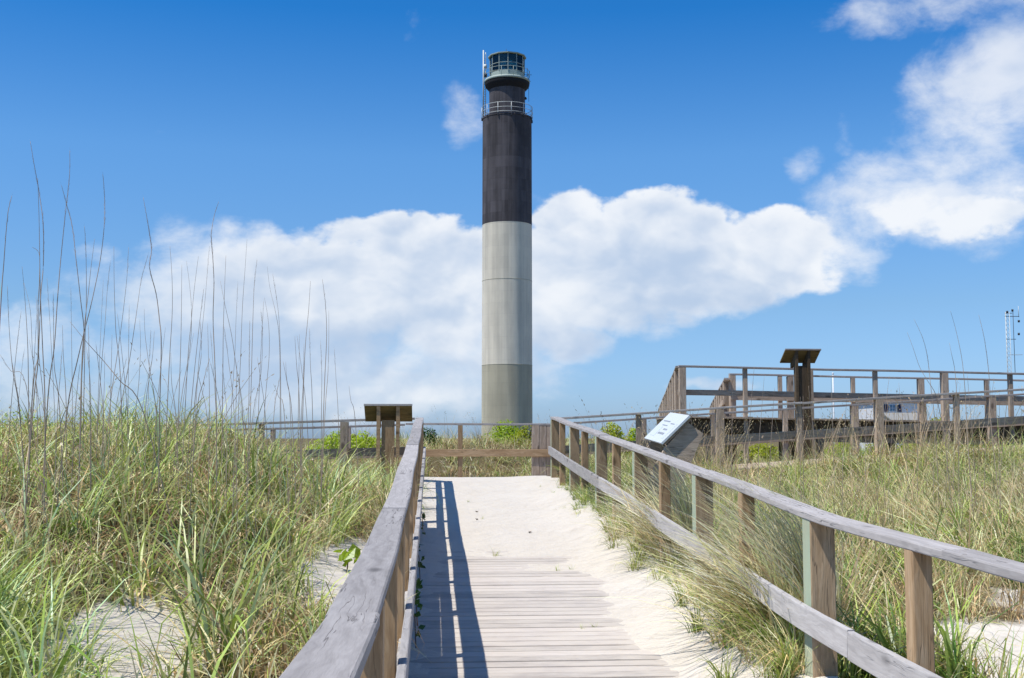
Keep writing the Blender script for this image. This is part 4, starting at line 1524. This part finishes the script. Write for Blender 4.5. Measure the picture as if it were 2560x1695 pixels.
# dry leaves and bits of twig lying on the sand
for i, (px_, py_, lab) in enumerate(((1192, 1281, 'dark curled leaf on the sand, the farther of two near the railing shadow'),
                                     (1192, 1300, 'dark curled leaf on the sand, the nearer of two near the railing shadow'),
                                     (1325, 1333, 'flat dry leaf alone in the middle of the white sand'))):
    lo, hi = 4.0, 21.0
    for _ in range(40):
        mid_ = (lo + hi) / 2
        q = P(px_, py_, mid_)
        if q.z > float(zd(q.y)) + .01:
            lo = mid_
        else:
            hi = mid_
    q.z = max(float(sandz(np.array(q.x), np.array(q.y))), float(zd(q.y))) + .006
    w_ = .017 + .002 * i
    vs = [(-w_ * 1.6, 0, .012), (-w_ * .5, -w_ * .8, .002), (w_ * .6, -w_ * .7, .0), (w_ * 1.7, 0, .014), (w_ * .6, w_ * .7, .008), (-w_ * .5, w_ * .8, .012), (0, 0, -.004)]
    o_ = mesh('dry_leaf', vs, [(6, 0, 1), (6, 1, 2), (6, 2, 3), (6, 3, 4), (6, 4, 5), (6, 5, 0)], M['stem'], None, Matrix.Translation(q) @ Matrix.Rotation(i * 2.1, 4, 'Z'))
    tag(o_, lab, 'leaf', 'dry leaves on the sandy deck')

# ---------------------------------------------------------------- tall sea-oat stalks against the sky
m, gg, o = newmat('dry stalk')
oc = gg.n('ShaderNodeTexCoord').outputs['Object']
rn_ = gg.n('ShaderNodeObjectInfo').outputs['Random']
c = gg.mix(gg.noise(oc, 6, 2, .5), (.30, .23, .17), (.52, .42, .32))
c = gg.mix(gg.ss(rn_, 0, 1, 0, .6), c, (.34, .26, .20))
principled(gg, o, c, .7)
M['stalk'] = m
M['plume'] = paint('pale plume', (.42, .33, .30), (.58, .48, .44), .9, 20)


def stalk(label, pix, yc, rb=.0042, plume=0.25, group='tall dry grass stalks on the dune', plume_mat='stalk'):
    """pix: photograph pixels from tip to where the stalk leaves the grass"""
    pt_ = [P(a, b2, yc + random.uniform(-.05, .05)) for a, b2 in pix][::-1]
    lo_ = pt_[0]
    zg_ = float(H(lo_.x, lo_.y))
    d0 = (pt_[1] - pt_[0])
    if d0.z > .02 and lo_.z > zg_:
        base = lo_ - d0 * min((lo_.z - zg_) / d0.z, 3.0) * 1.0
        base.x = lo_.x + (base.x - lo_.x) * .5
        base.z = zg_ - .05
        pt_ = [base] + pt_
    # smooth curve through the points
    fine_ = []
    for i in range(len(pt_) - 1):
        p0, p1, p2, p3 = pt_[max(i - 1, 0)], pt_[i], pt_[i + 1], pt_[min(i + 2, len(pt_) - 1)]
        for k_ in range(5):
            t = k_ / 5
            fine_.append(.5 * ((2 * p1) + (p2 - p0) * t + (2 * p0 - 5 * p1 + 4 * p2 - p3) * t * t + (3 * p1 - p0 - 3 * p2 + p3) * t ** 3))
    fine_.append(pt_[-1])
    n_ = len(fine_)
    o0 = fine_[0]
    root = thing('grass_stalk', label, 'stalk', o0, group)
    rr0 = [rb * (1 - .72 * i / (n_ - 1)) for i in range(n_)]
    vs, fs = tubes([[q - o0 for q in fine_]], rr0, 5)
    mesh('stem', vs, fs, M['stalk'], root, Matrix.Translation(o0), True)
    if plume > 0:
        vs, fs = [], []
        L_ = sum((fine_[i + 1] - fine_[i]).length for i in range(n_ - 1))
        acc, want = 0, L_ * (1 - plume)
        for i in range(n_ - 1):
            sg = fine_[i + 1] - fine_[i]
            acc += sg.length
            if acc < want:
                continue
            dn = sg.normalized()
            tt = (acc - want) / (L_ - want)
            wv = .008 * math.sin(math.pi * min(tt * .9 + .12, 1)) + .002
            for k_ in range(7):
                q = fine_[i] + sg * random.random() - o0
                ang_ = random.uniform(0, 6.28)
                sd_ = Vector((math.cos(ang_), math.sin(ang_), 0)) * wv * random.uniform(.4, 1.2)
                b0_ = len(vs)
                vs += [q, q + dn * .04 + sd_ * .9, q + dn * .022 + sd_ * .6]
                fs.append((b0_, b0_ + 1, b0_ + 2))
        h_ = mesh('seed_head', vs, fs, M[plume_mat], root, Matrix.Translation(o0))
        h_['kind'] = 'stuff'
    return root


S6 = .4592
Z6 = lambda a: [(q[0] * S6, q[1] * S6 + 340) for q in a]
named = [
    ('slanting dark stalk at the very edge of the picture', [(65, 325), (42, 430), (20, 700), (0, 1000)], 5.6, .12),
    ('tallest stalk, with a long feathery plume bending over at its tip', [(165, 30), (185, 150), (212, 300), (235, 480), (236, 700), (222, 860), (215, 1050), (205, 1250), (180, 1480)], 5.6, .30),
    ('stalk twinned with the tallest plume, crossing it halfway up', [(205, 230), (212, 420), (216, 640), (220, 860), (232, 1150), (245, 1500)], 5.7, .0),
    ('tall straight stalk with a thin dark tip next to the tallest plume', [(380, 80), (378, 220), (355, 430), (330, 680), (312, 900), (295, 1150), (260, 1440)], 5.7, .2),
    ('pale curving stalk leaning across its straight dark-tipped neighbour', [(335, 270), (365, 380), (395, 500), (415, 680), (440, 900), (458, 1080), (445, 1300), (440, 1560)], 5.9, .25),
    ('tall bowed stalk bulging sideways with a fine dark tip', [(560, 210), (569, 330), (568, 480), (545, 680), (500, 900), (460, 1060), (420, 1230), (365, 1500)], 5.8, .18),
    ('stalk topped by a pale nodding plume standing apart in the blue', [(780, 335), (797, 430), (815, 540), (825, 620), (815, 720), (850, 860), (868, 1000), (878, 1150), (868, 1560)], 6.2, .30),
    ('reddish stalk with a whitish feathery tip before the cloud edge', [(1190, 360), (1165, 440), (1150, 540), (1157, 640), (1165, 800), (1160, 1000), (1170, 1250), (1178, 1540)], 6.6, .25),
    ('long dry stalk lying diagonally across the others', [(380, 1010), (470, 1120), (560, 1220), (650, 1330), (780, 1500)], 6.0, .0),
    ('pale forked stalk with a short bent leaf high up', [(175, 605), (213, 640), (215, 760), (208, 1000), (206, 1200), (190, 1280), (170, 1500)], 5.8, .0),
]
for lab, px_, yc_, pl in named:
    stalk(lab, Z6(px_), yc_ + 1.9, .0042, pl, plume_mat='plume' if ('feathery' in lab or 'nodding' in lab or 'pale' in lab) else 'stalk')
others = [
    [(120, 710), (135, 880), (150, 1120), (155, 1380)], [(130, 800), (165, 950), (178, 1200), (200, 1400)], [(515, 560), (495, 720), (478, 880), (455, 1080), (440, 1400)],
    [(460, 490), (468, 640), (470, 900), (462, 1150)], [(620, 600), (622, 820), (632, 1080), (655, 1300)], [(700, 605), (690, 780), (665, 1000), (640, 1180), (605, 1420)],
    [(600, 690), (583, 850), (570, 1050), (550, 1280), (535, 1520)], [(925, 600), (936, 760), (938, 950), (925, 1180), (912, 1450)], [(1015, 680), (1033, 820), (1042, 950), (1035, 1150), (985, 1450)],
    [(1080, 655), (1058, 830), (1040, 1020), (1020, 1260)], [(990, 700), (988, 900), (985, 1100), (975, 1400)], [(1345, 560), (1333, 740), (1320, 930), (1310, 1200), (1300, 1450)],
    [(1230, 650), (1222, 850), (1215, 1100), (1212, 1400)], [(1400, 670), (1385, 800), (1378, 960), (1370, 1250)], [(1455, 710), (1470, 830), (1500, 960), (1520, 1100), (1525, 1400)],
    [(1485, 750), (1505, 880), (1520, 1020), (1528, 1300)], [(1690, 790), (1680, 950), (1662, 1150), (1650, 1450)], [(1755, 780), (1772, 920), (1778, 1100), (1765, 1400)],
    [(1790, 950), (1790, 1120), (1785, 1300), (1770, 1500)], [(1200, 790), (1225, 920), (1260, 1080), (1285, 1250), (1320, 1500)], [(1295, 800), (1285, 1000), (1278, 1200), (1262, 1450)],
    [(1140, 600), (1120, 850), (1098, 1080), (1080, 1260), (1062, 1540)], [(805, 650), (770, 780), (752, 900), (735, 1020), (700, 1250), (655, 1500)], [(785, 940), (790, 1080), (812, 1250), (850, 1500)],
    [(1555, 1230), (1562, 1330), (1580, 1480)], [(1630, 1080), (1628, 1250), (1625, 1450)], [(1685, 1050), (1690, 1250), (1700, 1450)], [(1605, 1090), (1615, 1250), (1630, 1450)],
    [(1440, 880), (1462, 1020), (1465, 1200), (1440, 1500)], [(1420, 950), (1430, 1080), (1420, 1300), (1380, 1500)], [(40, 820), (50, 1050), (70, 1280), (105, 1500)],
    [(290, 860), (292, 1050), (295, 1250), (325, 1500)], [(195, 870), (205, 1010), (212, 1200), (240, 1500)], [(340, 1030), (345, 1200), (360, 1450)],
    [(760, 1000), (765, 1150), (755, 1350), (735, 1550)], [(840, 1060), (830, 1200), (800, 1400), (790, 1550)], [(1130, 1020), (1135, 1200), (1140, 1480)],
    [(1090, 1010), (1095, 1200), (1060, 1450)], [(0, 1190), (60, 1280), (140, 1350)], [(1820, 1160), (1830, 1330), (1842, 1540)], [(1900, 1360), (1910, 1440), (1935, 1560)],
    [(1210, 1240), (1225, 1400), (1235, 1560)], [(930, 1180), (935, 1350), (960, 1560)], [(470, 1150), (490, 1320), (495, 1540)], [(1745, 1120), (1752, 1300), (1750, 1540)], [(1655, 1130), (1650, 1350), (1640, 1560)],
    [(570, 1180), (568, 1350), (560, 1560)], [(610, 1080), (606, 1250), (600, 1500)],
]
for i, q in enumerate(others):
    xm = q[-1][0]
    yc_ = 7.7 + 2.6 * xm / 1900 + random.uniform(-.5, .9)
    stalk('plain thin brown grass stalk standing among many on the dune', Z6(q), yc_, random.uniform(.0027, .0038), random.choice([0, 0, .12]))
for i in range(34):
    px_ = 15 + i * 22.5 + random.uniform(-12, 12)
    top_ = random.uniform(690, 930) + max(0, px_ - 500) * .15
    le_ = random.uniform(-34, 30)
    stalk('plain thin brown grass stalk standing among many on the dune', [(px_ - le_, top_), (px_ - le_ * .55, top_ + (1040 - top_) * .4), (px_, 1045)], random.uniform(7.8, 10.5), random.uniform(.0026, .0036), random.choice([0, .1, .2]))
# thin pale stalks before the raised deck
S5 = .2934
Z5 = lambda a: [(2080 + q[0] * S5, 740 + q[1] * S5) for q in a]
rightst = [
    ('dark bent stalk tallest over the deck railing', [(1010, 130), (1045, 250), (1085, 420), (1110, 560), (1125, 700), (1140, 900), (1150, 1150)], 13.0, 0),
    ('dark slanting stalk before the deck railing near the tallest', [(640, 310), (690, 440), (745, 600), (800, 700), (880, 830), (920, 1000), (960, 1200)], 13.2, 0),
    ('pinkish plumed stalk before the deck railing', [(1250, 160), (1285, 300), (1310, 440), (1330, 600), (1345, 780), (1350, 1000), (1370, 1250)], 13.1, .3),
    ('faint pink stalk leaning before the deck posts', [(700, 200), (770, 350), (810, 500), (828, 640), (845, 800), (870, 1000), (890, 1300)], 13.4, .3),
    ('short dark stalk tip above the deck railing', [(1000, 400), (1020, 500), (1045, 620), (1060, 800), (1075, 1100)], 13.6, 0),
]
for lab, q, yc_, pl in rightst:
    stalk(lab, Z5(q), yc_, .0048, pl, 'stalks before the raised deck', 'plume' if pl else 'stalk')
for i in range(26):
    px_ = 1740 + i * 31 + random.uniform(-14, 14)
    topy = random.uniform(915, 1010)
    sl_ = random.uniform(-26, 22)
    stalk('plain straw coloured stalk standing before the ramp', [(px_ - sl_, topy), (px_ - sl_ * .6, topy + 70), (px_, topy + 190)], random.uniform(12, 15), .004, random.choice([0, .2, .3]), 'stalks before the raised deck', 'plume')

bpy.context.view_layer.update()
